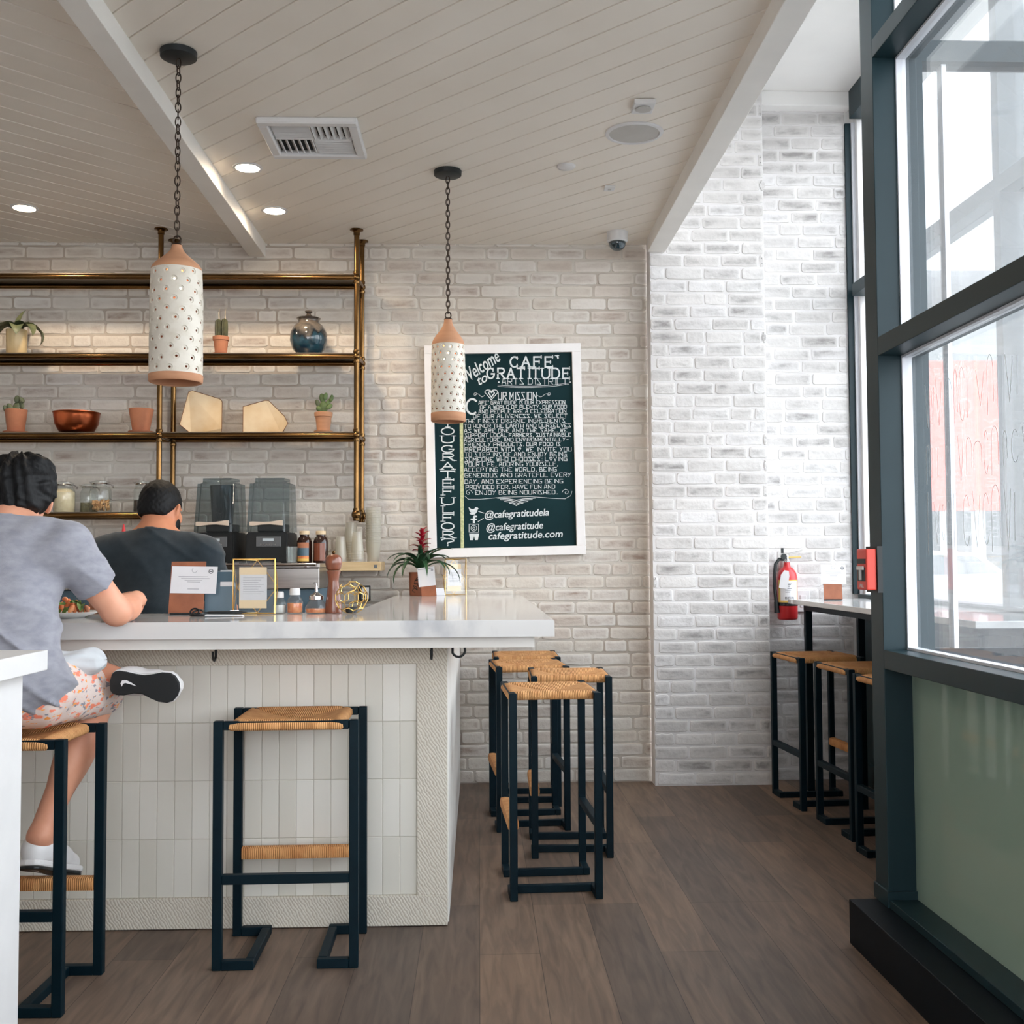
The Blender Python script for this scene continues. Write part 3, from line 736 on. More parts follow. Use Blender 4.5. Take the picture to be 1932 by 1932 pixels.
# ================================================================== bar stools
def make_stool(label, group):
    r = thing('bar_stool', label, 'stool', (0, 0, 0), 0, group)
    W, D, H, t_ = .22, .170, .748, .028
    for sx in (-1, 1):
        for sy in (-1, 1):
            x_, y_ = sx * (W - t_ / 2), sy * (D - t_ / 2)
            MB().box((x_, y_, H / 2), (t_, t_, H), None, .002, 1).build('leg', 'steel_black', r)
    for sy in (-1, 1):
        MB().box((0, sy * (D - t_ / 2), H - t_ / 2), (2 * W - 2 * t_ - .002, t_ - .004, t_ - .002), None, .002, 1).build('seat_rail', 'steel_black', r)
    MB().box((0, -(D - t_ / 2), .27), (2 * W - 2 * t_, t_, t_), None, .002, 1).build('stretcher', 'steel_black', r)
    for sx in (-1, 1):
        b = MB(); xi = sx * (W - .125); xo = sx * (W - t_)
        for sy in (-1, 1): b.box(((xi + xo) / 2, sy * (D - t_ / 2), t_ / 2), (abs(xo - xi) - .0004, t_, t_), None, .002, 1)
        b.box((xi + sx * .0142, 0, t_ / 2), (t_, 2 * D - 2 * t_ - .0004, t_), None, .002, 1)
        b.build('floor_runner', 'steel_black', r)
    # footrest: steel tube wrapped with cord
    b = MB(); pr = []
    for k in range(24):
        a = 2 * PI * k / 24; c_, s2 = math.cos(a), math.sin(a)
        rr_ = .021 / max(abs(c_), abs(s2)) ** .55; pr.append((rr_ * c_, rr_ * s2))
    M_ = Matrix.Translation((-(W - t_) + .001, D - t_ / 2, .27)) @ Matrix(((0, 0, 1, 0), (1, 0, 0, 0), (0, 1, 0, 0), (0, 0, 0, 1)))
    b.prism(pr, M_, 2 * (W - t_) - .002); b.build('footrest', 'rush_wrap', r, smooth=True, angle=50)
    # rush seat: height field with wrapped edges
    hx, hy = .172, .171; nx, ny = 44, 44; zt = H + .008; vs = []; fs = []
    def hgt(u, v):
        e = max(abs(u), abs(v)); dip = .020 * (1 - e ** 2.2)
        seam = .006 * math.exp(-((abs(u) - abs(v)) / .10) ** 2) * (1 - abs(e - .5) * .6)
        rnd = .016 * max(0, (e - .86) / .14) ** 2.2
        return zt - dip - seam - rnd
    for i in range(nx + 1):
        for j in range(ny + 1):
            u, v = -1 + 2 * i / nx, -1 + 2 * j / ny; vs.append((u * hx, v * hy, hgt(u, v)))
    id_ = lambda i, j: i * (ny + 1) + j
    for i in range(nx):
        for j in range(ny): fs.append((id_(i, j), id_(i + 1, j), id_(i + 1, j + 1), id_(i, j + 1)))
    rim = [id_(i, 0) for i in range(nx + 1)] + [id_(nx, j) for j in range(1, ny + 1)] + [id_(i, ny) for i in range(nx - 1, -1, -1)] + [id_(0, j) for j in range(ny - 1, 0, -1)]
    n0 = len(rim)
    prev = rim
    for (ins, dz) in ((-.002, -.030), (.004, -.037), (.03, -.040)):
        cur = []
        for q in rim:
            x_, y_, _ = vs[q]; cur.append(len(vs)); vs.append((x_ * (1 - ins / hx), y_ * (1 - ins / hy), zt + dz))
        for k in range(n0): fs.append((prev[k], cur[k], cur[(k + 1) % n0], prev[(k + 1) % n0]))
        prev = cur
    fs.append(tuple(prev[::-1]))
    b = MB(); b.add(vs, fs); b.build('seat', 'rush', r, smooth=True, angle=80)
    return r
GE = 'rush seat bar stools at the counter end'; GA = 'rush seat bar stools in the window alcove'
s0 = make_stool('rush seat bar stool standing empty in front of the tiled counter', None)
s0.location = (-.592, 3.616, 0); s0.rotation_euler.z = math.radians(1.0)
def place(x, y, rz, label, group=None):
    o = copy_tree(s0); o.location = (x, y, 0); o.rotation_euler.z = rz; o['label'] = label
    if group: o['group'] = group
    return o
place(-1.352, 3.285, math.radians(-1), 'rush seat bar stool with the man in the grey shirt sitting on it')
R90 = PI / 2
place(.270, 4.315, R90 + math.radians(3), 'nearest of the four rush stools by the marble counter end', GE)
place(.392, 4.885, R90 + math.radians(-1), 'rush stool farthest right of the four by the marble counter end', GE)
place(.235, 5.35, R90 + math.radians(4), 'rush stool by the counter end, behind the two front ones and beside the white panel', GE)
place(.245, 5.86, R90, 'rush stool nearest the chalkboard wall among the four by the counter end', GE)
place(1.735, 5.70, -R90 + math.radians(4), 'alcove rush stool farthest back, just below the fire extinguisher', GA)
place(1.785, 5.10, -R90 + math.radians(3), 'middle alcove rush stool between the two others at the window table', GA)
place(1.775, 4.52, -R90 + math.radians(3), 'alcove rush stool closest to the dark window post, mostly hidden by it', GA)

# ================================================================== ceiling fixtures
def pendant(loc, ztop, zcap, zsh, zrim, zbot, rad, rows, ncol, label, seed):
    x, y = loc
    p = thing('pendant_lamp', label, 'pendant lamp', (x, y, ZC), 0, 'perforated clay pendants over the counter')
    o = lambda z: z - ZC
    MB().lathe([(0, -.026), (.056, -.026), (.063, -.022), (.064, -.002), (.060, 0)], seg=40).build('canopy', 'black_metal', p, smooth=True)
    b = MB(); z = -.03; k = 0; zc_end = o(zcap) + .03; rr = random.Random(seed)
    n_l = int(round((z - zc_end) / .0265)); pit = (z - zc_end) / n_l
    for k in range(n_l):
        zc_ = z - pit * (k + .5); a = (k % 2) * PI / 2 + rr.uniform(-.35, .35); pts = []
        for q in range(14):
            t = 2 * PI * q / 14; pts.append((.0088 * math.cos(t) * math.cos(a), .0088 * math.cos(t) * math.sin(a), zc_ + .0185 * math.sin(t)))
        b.tube(pts, .0023, 6, closed=True)
    b.build('chain', 'chain', p, smooth=True, angle=80)
    pts = [(.013 * math.cos(2 * PI * q / 16), .004, zc_end - .012 + .015 * math.sin(2 * PI * q / 16)) for q in range(16)]
    b = MB(); b.tube(pts, .003, 6, closed=True); b.lathe([(.0, o(zcap) + .004), (.016, o(zcap) + .004), (.020, o(zcap) - .002), (0, o(zcap) - .003)], seg=20)
    b.build('hanging_ring', 'chain', p, smooth=True)
    # raw clay neck
    H = zcap - zsh; prof = []
    for i in range(15):
        t = i / 14; prof.append((.018 + (rad * .955 - .018) * (.5 - .5 * math.cos(PI * t ** 1.12)) , o(zcap - H * t)))
    b = MB(); b.lathe(prof[::-1] + [(.001, o(zcap) - .001)], seg=48); b.f.pop() if False else None
    nk = b.build('neck', 'clay_raw', p, smooth=True, angle=60)
    # glazed body with real holes and dimples
    b = MB(); th = .008; zt_, zb_ = o(zsh), o(zrim); dz = (zt_ - zb_) / rows; da = 2 * PI / ncol
    def rad_at(z): t = (zt_ - z) / (zt_ - zb_); return rad * (.955 + .045 * min(1, t * 3.2))
    def S(a, z, d=0): r_ = rad_at(z) - d; return (r_ * math.cos(a), r_ * math.sin(a), z)
    rj = random.Random(seed + 50)
    for i in range(rows):
        zc_ = zt_ - dz * (i + .5); off = (i % 2) * da / 2 + i * .02
        for k in range(ncol):
            a0 = k * da + off; ja, jz = rj.uniform(-.12, .12) * da, rj.uniform(-.10, .10) * dz
            N = 16; hw, hz = da / 2, dz / 2; sq = []; circ = []
            r1, r2, r3 = .0108, .0098, .0042
            for q in range(N):
                t = 2 * PI * (q + .5) / N; c_, s_ = math.cos(t), math.sin(t); m_ = 1 / max(abs(c_), abs(s_)); sq.append((a0 + hw * c_ * m_, zc_ + hz * s_ * m_))
            # keep the true corners so neighbouring cells close up
            for cs in ((1, 1), (-1, 1), (-1, -1), (1, -1)):
                tgt = (a0 + hw * cs[0], zc_ + hz * cs[1]); q = min(range(N), key=lambda q: (sq[q][0] - tgt[0]) ** 2 * rad * rad + (sq[q][1] - tgt[1]) ** 2); sq[q] = tgt
            def ring(r_, d): return [S(a0 + ja + r_ * math.cos(2 * PI * (q + .5) / N) / rad, zc_ + jz + r_ * math.sin(2 * PI * (q + .5) / N), d) for q in range(N)]
            vs = [S(a, z) for a, z in sq] + ring(r1, 0) + ring(r2, .003) + ring(r3, .003) + ring(r3, th) + [S(a, z, th) for a, z in sq]
            fs = []
            for L in range(5):
                for q in range(N): fs.append((L * N + q, L * N + (q + 1) % N, (L + 1) * N + (q + 1) % N, (L + 1) * N + q))
            b.cur = 0; b.add(vs, fs[:3 * N]); b.cur = 1; b.add(vs, fs[3 * N:])
    b.build('shade', ['glaze', 'clay_in'], p, smooth=True, angle=35)
    MB().lathe([(rad - .009, zb_), (rad + .0005, zb_), (rad + .0015, zb_ - .004), (rad + .0005, o(zbot) + .003), (rad - .004, o(zbot)), (rad - .010, o(zbot) + .003), (rad - .009, zb_)], seg=56).build('rim', 'clay_raw', p, smooth=True, angle=60)
    bl = MB().ball((0, 0, o(zsh) - .045), (.026, .026, .034)); bl.lathe([(.012, o(zsh) - .012), (.014, o(zsh) + .04)], seg=16); bl.build('bulb', 'lamp_on', p, smooth=True)
    return p
pendant((-1.050, 3.884), ZC, 2.344, 2.252, 1.885, 1.858, .091, 11, 11, 'larger white speckled clay pendant lamp hanging nearer, in front of the brass shelves', 4)
pendant((-.134, 5.068), ZC, 2.344, 2.222, 1.909, 1.870, .0785, 10, 14, 'smaller white clay pendant lamp with a tall raw neck in front of the chalkboard', 8)

def downlight(x, y, label):
    d = thing('recessed_light', label, 'ceiling light', (x, y, ZC), 0, 'recessed ceiling lights')
    MB().lathe([(.052, -.001), (.054, -.005), (.066, -.004), (.068, -.0005), (.052, -.0003)], seg=40).build('trim_ring', 'white_plastic', d, smooth=True)
    MB().lathe([(.0, -.0015), (.051, -.0025), (.0515, -.0005), (0, -.0004)], seg=40).build('lens', 'down_on', d, smooth=True)
    L = bpy.data.lights.new('downlight_beam', 'SPOT'); L.energy = 8; L.color = (1, .80, .58); L.spot_size = math.radians(165); L.spot_blend = .6; L.shadow_soft_size = .05
    lo = bpy.data.objects.new('downlight_beam', L); C.objects.link(lo); lo.parent = d; lo.location = (0, 0, -.02)
downlight(-1.046, 5.041, 'lit recessed ceiling light nearer of two right of the white beam, beside the air vent')
downlight(-1.037, 5.663, 'lit recessed ceiling light nearer the brick wall of two right of the white beam')
downlight(-2.293, 5.639, 'lit recessed ceiling light left of the white beam, near the left edge')

v = thing('air_vent', 'white square four-way air vent on the boarded ceiling', 'vent', (-.689, 4.655, ZC), 0)
b = MB(); W_ = .205
for sx, sy, dx, dy in ((0, 1, 2 * W_, .042), (0, -1, 2 * W_, .042), (1, 0, .042, 2 * W_ - .084), (-1, 0, .042, 2 * W_ - .084)):
    b.box((sx * (W_ - .021), sy * (W_ - .021), -.014), (dx, dy, .028), None, .006, 1)
b.build('vent_frame', 'white_plastic', v)
MB().box((0, 0, -.0012), (2 * W_ - .086, 2 * W_ - .086, .002)).build('duct_opening', 'dark_hole', v)
Rr = W_ - .045
for qx in (-1, 1):
    for qy in (-1, 1):
        b = MB(); along = qx * qy < 0     # direction of the louvres alternates between quarters
        for k in range(6):
            o_ = (k + .5) / 6 * Rr
            if along: b.box((qx * o_, qy * Rr / 2, -.010), (.004, Rr - .006, .021), (0, qx * .75, 0))
            else: b.box((qx * Rr / 2, qy * o_, -.010), (Rr - .006, .004, .021), (.75, 0, 0))
        b.build('louvre_bank', 'white_plastic', v)
b = MB(); b.box((0, 0, -.009), (.005, 2 * Rr, .016)); b.box((-Rr / 2 - .002, 0, -.009), (Rr - .004, .005, .016)); b.box((Rr / 2 + .002, 0, -.009), (Rr - .004, .005, .016)); b.build('divider', 'white_plastic', v)

s = thing('ceiling_speaker', 'round flush ceiling speaker with grey grille', 'speaker', (.664, 4.60, ZC))
MB().lathe([(.105, -.001), (.107, -.008), (.120, -.006), (.123, -.0005), (.105, -.0004)], seg=56).build('speaker_rim', 'white_plastic', s, smooth=True)
MB().lathe([(0, -.006), (.08, -.005), (.1045, -.003), (.1045, -.001), (0, -.001)], seg=56).build('grille', 'grille', s, smooth=True)
s = thing('alarm_strobe', 'small square white ceiling strobe plate behind the round speaker', 'alarm', (.658, 4.30, ZC))
MB().box((0, 0, -.011), (.085, .105, .02), None, .004).build('housing', 'white_plastic', s)
MB().lathe([(.03, -.0215), (.032, -.025), (.026, -.026), (0, -.0255)], seg=24).build('strobe_lens', 'grille', s, smooth=True)
s = thing('smoke_detector', 'small round white cover disc on the boarded ceiling', 'detector', (.408, 4.997, ZC))
MB().lathe([(0, -.012), (.036, -.011), (.042, -.006), (.043, 0)], seg=32).build('cover', 'white_plastic', s, smooth=True)
s = thing('sensor_plate', 'tiny square white sensor plate on the ceiling near the dome camera', 'sensor', (.640, 5.281, ZC))
MB().box((0, 0, -.006), (.05, .06, .012), None, .003).build('plate', 'white_plastic', s)
MB().box((0, 0, -.0125), (.016, .02, .002), None, .0006).build('sensor_window', 'grille', s)
s = thing('dome_camera', 'white security camera with a dark dome in the ceiling corner', 'camera', (.770, 6.02, ZC))
MB().lathe([(0, -.058), (.050, -.056), (.056, -.05), (.056, -.004), (.058, 0)], seg=40).build('camera_housing', 'white_plastic', s, smooth=True)
MB().ball((0, 0, -.058), (.047, .047, .045), 32, 16).build('dome', 'dark_dome', s, smooth=True)
s = thing('fire_sprinkler', 'fire sprinkler head on the high white ceiling at the top edge', 'sprinkler', (1.165, 3.62, 3.9))
MB().lathe([(.02, 0), (.022, -.004), (.008, -.008), (.006, -.03), (.014, -.034), (.016, -.037), (0, -.038)], seg=20).build('sprinkler_head', 'chrome', s, smooth=True)

# ================================================================== brass pipe shelving
sh = thing('brass_shelf_unit', 'wall shelving of aged brass pipe hung from the ceiling', 'shelf', (-1.2, 6.1, ZC))
YFR, YBK, RP = 5.985, 6.200, .0145
ZS = [2.772, 2.341, 1.914, 1.487]          # rail centre heights
posts = [(-.652, YFR), (-.646, YBK), (-1.703, YFR), (-1.688, YBK)]
def shp(b, n_, m_='brass', **k): return wpar(b.build(n_, m_, None, **k), sh)
def balls(x, y, zs):
    for z in zs:
        b = MB(); b.ball((x, y, z), .021 if z > 1.6 else .0275, 14, 10); b.lathe([(.0175, -.034), (.0185, -.03), (.0185, -.02), (.0165, -.018)], (x, y, z), 16); b.lathe([(.0165, .018), (.0185, .02), (.0185, .03), (.0175, .034)], (x, y, z), 16)
        shp(b, 'ball_joint', smooth=True)
for i, (x, y) in enumerate(posts):
    shp(MB().tube([(x, y, 1.50), (x, y, ZC - .006)], RP, 16), 'post', smooth=True)
    shp(MB().lathe([(.036, ZC - .001), (.036, ZC - .006), (.024, ZC - .010), (.018, ZC - .016), (.018, ZC - .03), (RP, ZC - .032)], (x, y, 0), 28), 'flange', smooth=True)
    balls(x, y, ZS)
xl = -3.2
for i, z in enumerate(ZS):
    xr = posts[0][0] if i < 3 else posts[2][0]
    for y in (YFR, YBK):
        shp(MB().tube([(xl, y, z), (xr, y, z)], RP * .92, 16), 'rail', smooth=True)
    for x in ((posts[0][0], posts[2][0]) if i < 3 else (posts[2][0],)):
        shp(MB().tube([(x, YFR, z), (x + .008, YBK, z)], RP * .8, 12), 'cross_rail', smooth=True)
    shp(MB().bx(xl, xr - .015, YFR - .004, YBK + .004, z + RP * .92, z + RP * .92 + .006, .001), 'shelf_board', 'shelf_dark')
ZSH = [z + RP * .92 + .0065 for z in ZS]

# ------------------------------------------------------------------ things on the shelves
def leaf(b, base, direction, L, wd, droop, up, seg=9, fold=.25, tip=.15):
    """arching blade; direction is an angle in plan"""
    d = Vector((math.cos(direction), math.sin(direction), 0)); q = Vector((-d.y, d.x, 0)); P = Vector(base); vs = []; fs = []
    ang = up
    for i in range(seg + 1):
        t = i / seg; w_ = wd * (math.sin(PI * min(1, .18 + t * .82)) ** .8) * (1 if t < 1 else tip)
        nrm = Vector((-d.x * math.sin(ang), -d.y * math.sin(ang), math.cos(ang)))
        vs += [P + q * w_ / 2 + nrm * w_ * fold, P - nrm * .0, P - q * w_ / 2 + nrm * w_ * fold, P - nrm * .0016]
        ang -= droop / seg; P = P + (d * math.cos(ang) + Vector((0, 0, 1)) * math.sin(ang)) * (L / seg)
    for i in range(seg):
        a = i * 4; c_ = a + 4
        fs += [(a, a + 1, c_ + 1, c_), (a + 1, a + 2, c_ + 2, c_ + 1), (a + 2, a + 3, c_ + 3, c_ + 2), (a + 3, a, c_, c_ + 3)]
    b.add(vs, fs)
def clay_pot(p, r0, r1, h, m_='terracotta', rim=True, saucer=True, soil=True, z0=None):
    z0 = (.009 if saucer else 0) if z0 is None else z0
    if saucer: MB().lathe([(0, 0), (r0 * 1.25, 0), (r0 * 1.5, .008), (r0 * 1.55, .014), (r0 * 1.45, .014), (r0 * 1.2, .0085), (0, .008)], seg=32).build('saucer', m_, p, smooth=True)
    k = r1 - .005; hr = h * .76
    if rim: pr = [(0, z0), (r0, z0), (r0 + (r1 - r0) * .74, z0 + hr), (r1 + .001, z0 + hr + .002), (r1 + .003, z0 + h - .002), (r1, z0 + h), (k, z0 + h - .001), (k - .004, z0 + h - .014), (0, z0 + h - .015)]
    else: pr = [(0, z0), (r0 * .96, z0), (r0, z0 + .004), (r1, z0 + h - .002), (r1 - .002, z0 + h), (k, z0 + h - .001), (k - .001, z0 + h - .014), (0, z0 + h - .015)]
    MB().lathe(pr, seg=36).build('pot', m_, p, smooth=True, angle=35)
    if soil: MB().lathe([(0, z0 + h - .008), (k * .6, z0 + h - .009), (k - .002, z0 + h - .012), (k - .004, z0 + h - .0145), (0, z0 + h - .0145)], seg=24).build('soil', 'soil', p, smooth=True)
YS_ = 6.085
p = thing('potted_plant', 'broad leaved plant in an ivory straight-sided pot at the left end of the second shelf', 'plant', (-2.505, YS_, ZSH[1]))
clay_pot(p, .052, .055, .142, 'ivory', False, False)
for k, (a, L_, up, dr, w_) in enumerate(((.2, .20, 1.35, 3.3, .085), (2.9, .20, 1.3, 3.2, .09), (-1.2, .15, 1.2, 2.6, .08), (1.5, .16, 1.4, 1.8, .07), (-2.3, .18, 1.3, 3.1, .085), (-.5, .17, 1.4, 2.9, .08), (.9, .135, 1.5, .5, .06))):
    b = MB(); leaf(b, (0, 0, .125), a, L_ * 1.1, w_, dr, up, fold=.18); b.build('leaf', 'leaf_grey', p, smooth=True, angle=60)
def cactus_col(b, c, h, r, tilt=(0, 0), ribs=9):
    vs = []; fs = []; n_ = ribs * 4
    for i in range(13):
        t = i / 12; rr_ = r * (.78 + .3 * math.sin(PI * (.15 + .7 * t))) * (math.sqrt(max(0, 1 - ((t - .82) / .18) ** 2)) if t > .82 else 1)
        for k in range(n_):
            a = 2 * PI * k / n_; q = rr_ * (1 + .13 * math.cos(ribs * a)); vs.append((c[0] + tilt[0] * t * h + q * math.cos(a), c[1] + tilt[1] * t * h + q * math.sin(a), c[2] + t * h))
    for i in range(12):
        for k in range(n_): fs.append((i * n_ + k, i * n_ + (k + 1) % n_, (i + 1) * n_ + (k + 1) % n_, (i + 1) * n_ + k))
    fs.append(tuple(range(12 * n_, 13 * n_))); b.add(vs, fs)
p = thing('potted_cactus', 'two-stemmed dark cactus in an orange clay pot on the second shelf', 'cactus', (-1.402, YS_, ZSH[1]))
clay_pot(p, .031, .042, .098)
for cx, hh in ((-.014, .115), (.019, .118)):
    b = MB(); cactus_col(b, (cx, 0, .092), hh, .016); b.build('stem', 'cactus_dark', p, smooth=True)
    b = MB(); b.tube([(cx + .004, 0, .205), (cx + .002, 0, .235), (cx + .007, 0, .262)], [.0022, .0016, .0006], 6); b.build('spine', 'parchment', p, smooth=True)
p = thing('lidded_jar', 'round blue and brown drip glazed jar with a knobbed lid on the second shelf', 'jar', (-.925, YS_, ZSH[1]))
MB().lathe([(0, 0), (.055, 0), (.06, .006), (.088, .04), (.102, .085), (.098, .13), (.078, .168), (.058, .182), (.056, .196), (.062, .203), (.05, .203), (.048, .19), (0, .189)], seg=48).build('body', 'drip', p, smooth=True, angle=70)
MB().lathe([(0, .2035), (.062, .2035), (.066, .208), (.05, .216), (.016, .222), (.011, .236), (.022, .244), (.02, .249), (0, .25)], seg=40).build('lid', MT['drip'], p, smooth=True, angle=70)
Z3 = ZSH[2]
p = thing('potted_succulent', 'grey succulent in a clay pot at the left end of the third shelf', 'plant', (-2.502, YS_, Z3))
clay_pot(p, .043, .058, .125, rim=False)
for k in range(3):
    b = MB()
    for (c_, r_, ro) in (((0, .0, .150), (.018, .007, .026), .2), ((.024, .004, .158), (.016, .006, .022), -.5), ((-.03, -.006, .148), (.022, .007, .014), .9), ((.006, -.004, .19), (.015, .006, .021), .1), ((-.052, -.012, .136), (.022, .007, .012), 1.2), ((.034, -.008, .185), (.012, .005, .018), -.7))[k * 2:k * 2 + 2]:
        b.ball(c_, r_, 16, 10, Euler((0, ro, .4 * k)).to_matrix())
    b.build('pad', 'leaf_grey', p, smooth=True)
p = thing('copper_bowl', 'shiny hammered copper bowl on the third shelf', 'bowl', (-2.170, YS_ - .02, Z3))
MB().lathe([(0, 0), (.062, 0), (.09, .012), (.112, .05), (.119, .094), (.121, .110), (.1235, .112), (.1235, .115), (.119, .1155), (.116, .106), (.108, .05), (.086, .016), (.06, .004), (0, .0038)], seg=56).build('bowl', 'copper', p, smooth=True, angle=50)
p = thing('clay_pot', 'empty clay pot on a saucer left of the pipe post on the third shelf', 'pot', (-1.830, YS_, Z3))
clay_pot(p, .044, .066, .128, soil=False, rim=False)
def facet(name, label, x, pts_front, depth, ry, cut=None):
    p = thing(name, label, 'sculpture', (x, YS_ + .05, Z3), 0, 'angular parchment sculptures on the third shelf')
    q = bmesh.new(); n_ = len(pts_front); cx = sum(a for a, _ in pts_front) / n_; cz = sum(c_ for _, c_ in pts_front) / n_
    fv = [q.verts.new((a, -.05 + (.012 if c_ < .01 else 0), c_)) for a, c_ in pts_front]; bv = [q.verts.new((cx + (a - cx) * .72 - ry * depth * .5, -.05 + depth, max(0, cz + (c_ - cz) * .7) if c_ > .01 else 0)) for a, c_ in pts_front]
    q.faces.new(fv); q.faces.new(bv[::-1])
    for i in range(n_): q.faces.new((fv[i], bv[i], bv[(i + 1) % n_], fv[(i + 1) % n_]))
    MB().bm(q).build('parchment_skin', 'parchment', p)
    b = MB()
    for i in range(n_): 
        a, c_ = pts_front[i], pts_front[(i + 1) % n_]
        ya = -.05 + (.012 if a[1] < .01 else 0); yb = -.05 + (.012 if c_[1] < .01 else 0)
        b.tube([(a[0], ya, max(a[1], .002)), (c_[0], yb, max(c_[1], .002))], .0018, 6)
    b.build('seam', 'parchment_edge', p)
facet('parchment_sculpture', 'taller pale angular parchment sculpture beside the pipe post', -1.5, [(-.122, .052), (-.062, 0), (.10, 0), (.106, .03), (.107, .178), (.095, .192), (-.055, .238), (-.075, .232)], .10, .2)
facet('parchment_sculpture', 'lower amber angular parchment sculpture with a cracked corner', -1.14, [(-.143, .0), (.068, 0), (.104, .058), (.084, .098), (.0, .182), (-.02, .184), (-.14, .150)], .10, .3)
p = thing('potted_cactus', 'green prickly pear in a pale clay pot at the right end of the third shelf', 'cactus', (-.843, YS_, Z3))
clay_pot(p, .034, .047, .108, 'clay_raw')
for k, (c_, r_, ro) in enumerate((((0, 0, .145), (.024, .010, .036), 0), ((-.006, 0, .196), (.017, .008, .026), -.2), ((.026, .004, .172), (.013, .007, .022), .5), ((-.032, .0, .168), (.012, .006, .022), -.3), ((.044, 0, .196), (.011, .006, .02), .2), ((.012, -.004, .205), (.013, .006, .021), .25), ((-.024, -.008, .135), (.014, .007, .018), -.7), ((.034, -.008, .148), (.012, .006, .02), .9))):
    MB().ball(c_, r_, 16, 10, Euler((0, ro, .3 * (k % 3))).to_matrix()).build('pad', 'cactus' if k != 3 else 'leaf_grey', p, smooth=True)
Z4 = ZSH[3]
def clip_jar(x, y, r, h, fill, fh, label, neck=.8, chunks=None):
    p = thing('storage_jar', label, 'jar', (x, y, Z4), 0, 'glass clip jars on the lowest shelf')
    t = .003
    MB().lathe([(0, .0), (r * .92, 0), (r, .006), (r, h * .66), (r * .96, h * .72), (r * neck, h * .80), (r * neck, h * .88)], seg=36).build('jar_body', 'jar_glass', p, smooth=True, angle=50)
    b = MB(); b.lathe([(0, h * .905), (r * neck * .9, h * .905), (r * neck * 1.06, h * .93), (r * neck * 1.06, h * .965), (r * neck * .7, h), (0, h)], seg=36); b.build('glass_lid', 'jar_glass', p, smooth=True, angle=50)
    b = MB()
    for zz_ in (.885, .90): b.tube([(r * neck * 1.05 * math.cos(2 * PI * q / 24), r * neck * 1.05 * math.sin(2 * PI * q / 24), h * zz_) for q in range(24)], .002, 6, closed=True)
    b.tube([(r * neck, -.012, h * .89), (r * 1.15, -.012, h * .84), (r * 1.2, 0, h * .76), (r * 1.15, .012, h * .84), (r * neck, .012, h * .89)], .0018, 6)
    b.tube([(-r * neck, -.012, h * .89), (-r * 1.02, -.012, h * .96), (-r * 1.02, .012, h * .96), (-r * neck, .012, h * .89)], .0018, 6)
    b.build('wire_clasp', 'chrome', p, smooth=True)
    b = MB()
    if chunks:
        rr_ = random.Random(5)
        for k in range(90):
            a, q, z = rr_.uniform(0, 2 * PI), (r - .014) * rr_.random() ** .4, .016 + rr_.random() * fh
            b.ball((q * math.cos(a), q * math.sin(a), z), (.012, .006, .007), 8, 6, Euler((rr_.random() * 3, rr_.random() * 3, rr_.random() * 3)).to_matrix())
        f = b.build('contents', fill, p, smooth=True); f['kind'] = 'stuff'
    else:
        b.lathe([(0, .003), (r * .9, .003), (r - .003, .008), (r - .003, min(fh, h * .65)), (r * .6, fh * 1.02), (0, fh * .98)], seg=36).build('contents', fill, p, smooth=True)
clip_jar(-2.235, 6.08, .056, .168, 'flour', .125, 'glass clip jar full of cream flakes, leftmost on the lowest shelf')
clip_jar(-2.118, 6.12, .046, .158, 'grain', .055, 'narrower glass clip jar of olive grain between the flake jar and the nut jar')
clip_jar(-2.035, 6.06, .056, .172, 'nuts', .045, 'glass clip jar one third full of nuts on the lowest shelf', chunks=True)
clip_jar(-1.815, 6.09, .052, .172, 'soil', .065, 'glass clip jar of dark grounds beside the head of the man in the dark shirt')

# ================================================================== chalkboard
BX0, BX1, BZ0, BZ1 = -.29, .592, 1.262, 2.455
cb = thing('chalkboard_sign', 'large white framed chalkboard of hand-lettered text on the brick wall', 'chalkboard', ((BX0 + BX1) / 2, 6.248, (BZ0 + BZ1) / 2), 0, None, (0, math.radians(-1.0), 0))
W2, H2 = (BX1 - BX0) / 2, (BZ1 - BZ0) / 2
b = MB(); fw = .05
b.box((0, -.016, H2 - fw / 2), (2 * W2, .032, fw), None, .002, 1); b.box((0, -.016, -H2 + fw / 2), (2 * W2, .032, fw), None, .002, 1)
for sx in (-1, 1): b.box((sx * (W2 - fw / 2), -.016, 0), (fw, .032, 2 * H2 - 2 * fw), None, .002, 1)
b.build('board_frame', 'white_frame', cb)
MB().box((0, -.008, 0), (2 * W2 - 2 * fw, .012, 2 * H2 - 2 * fw)).build('slate', 'chalkboard', cb)
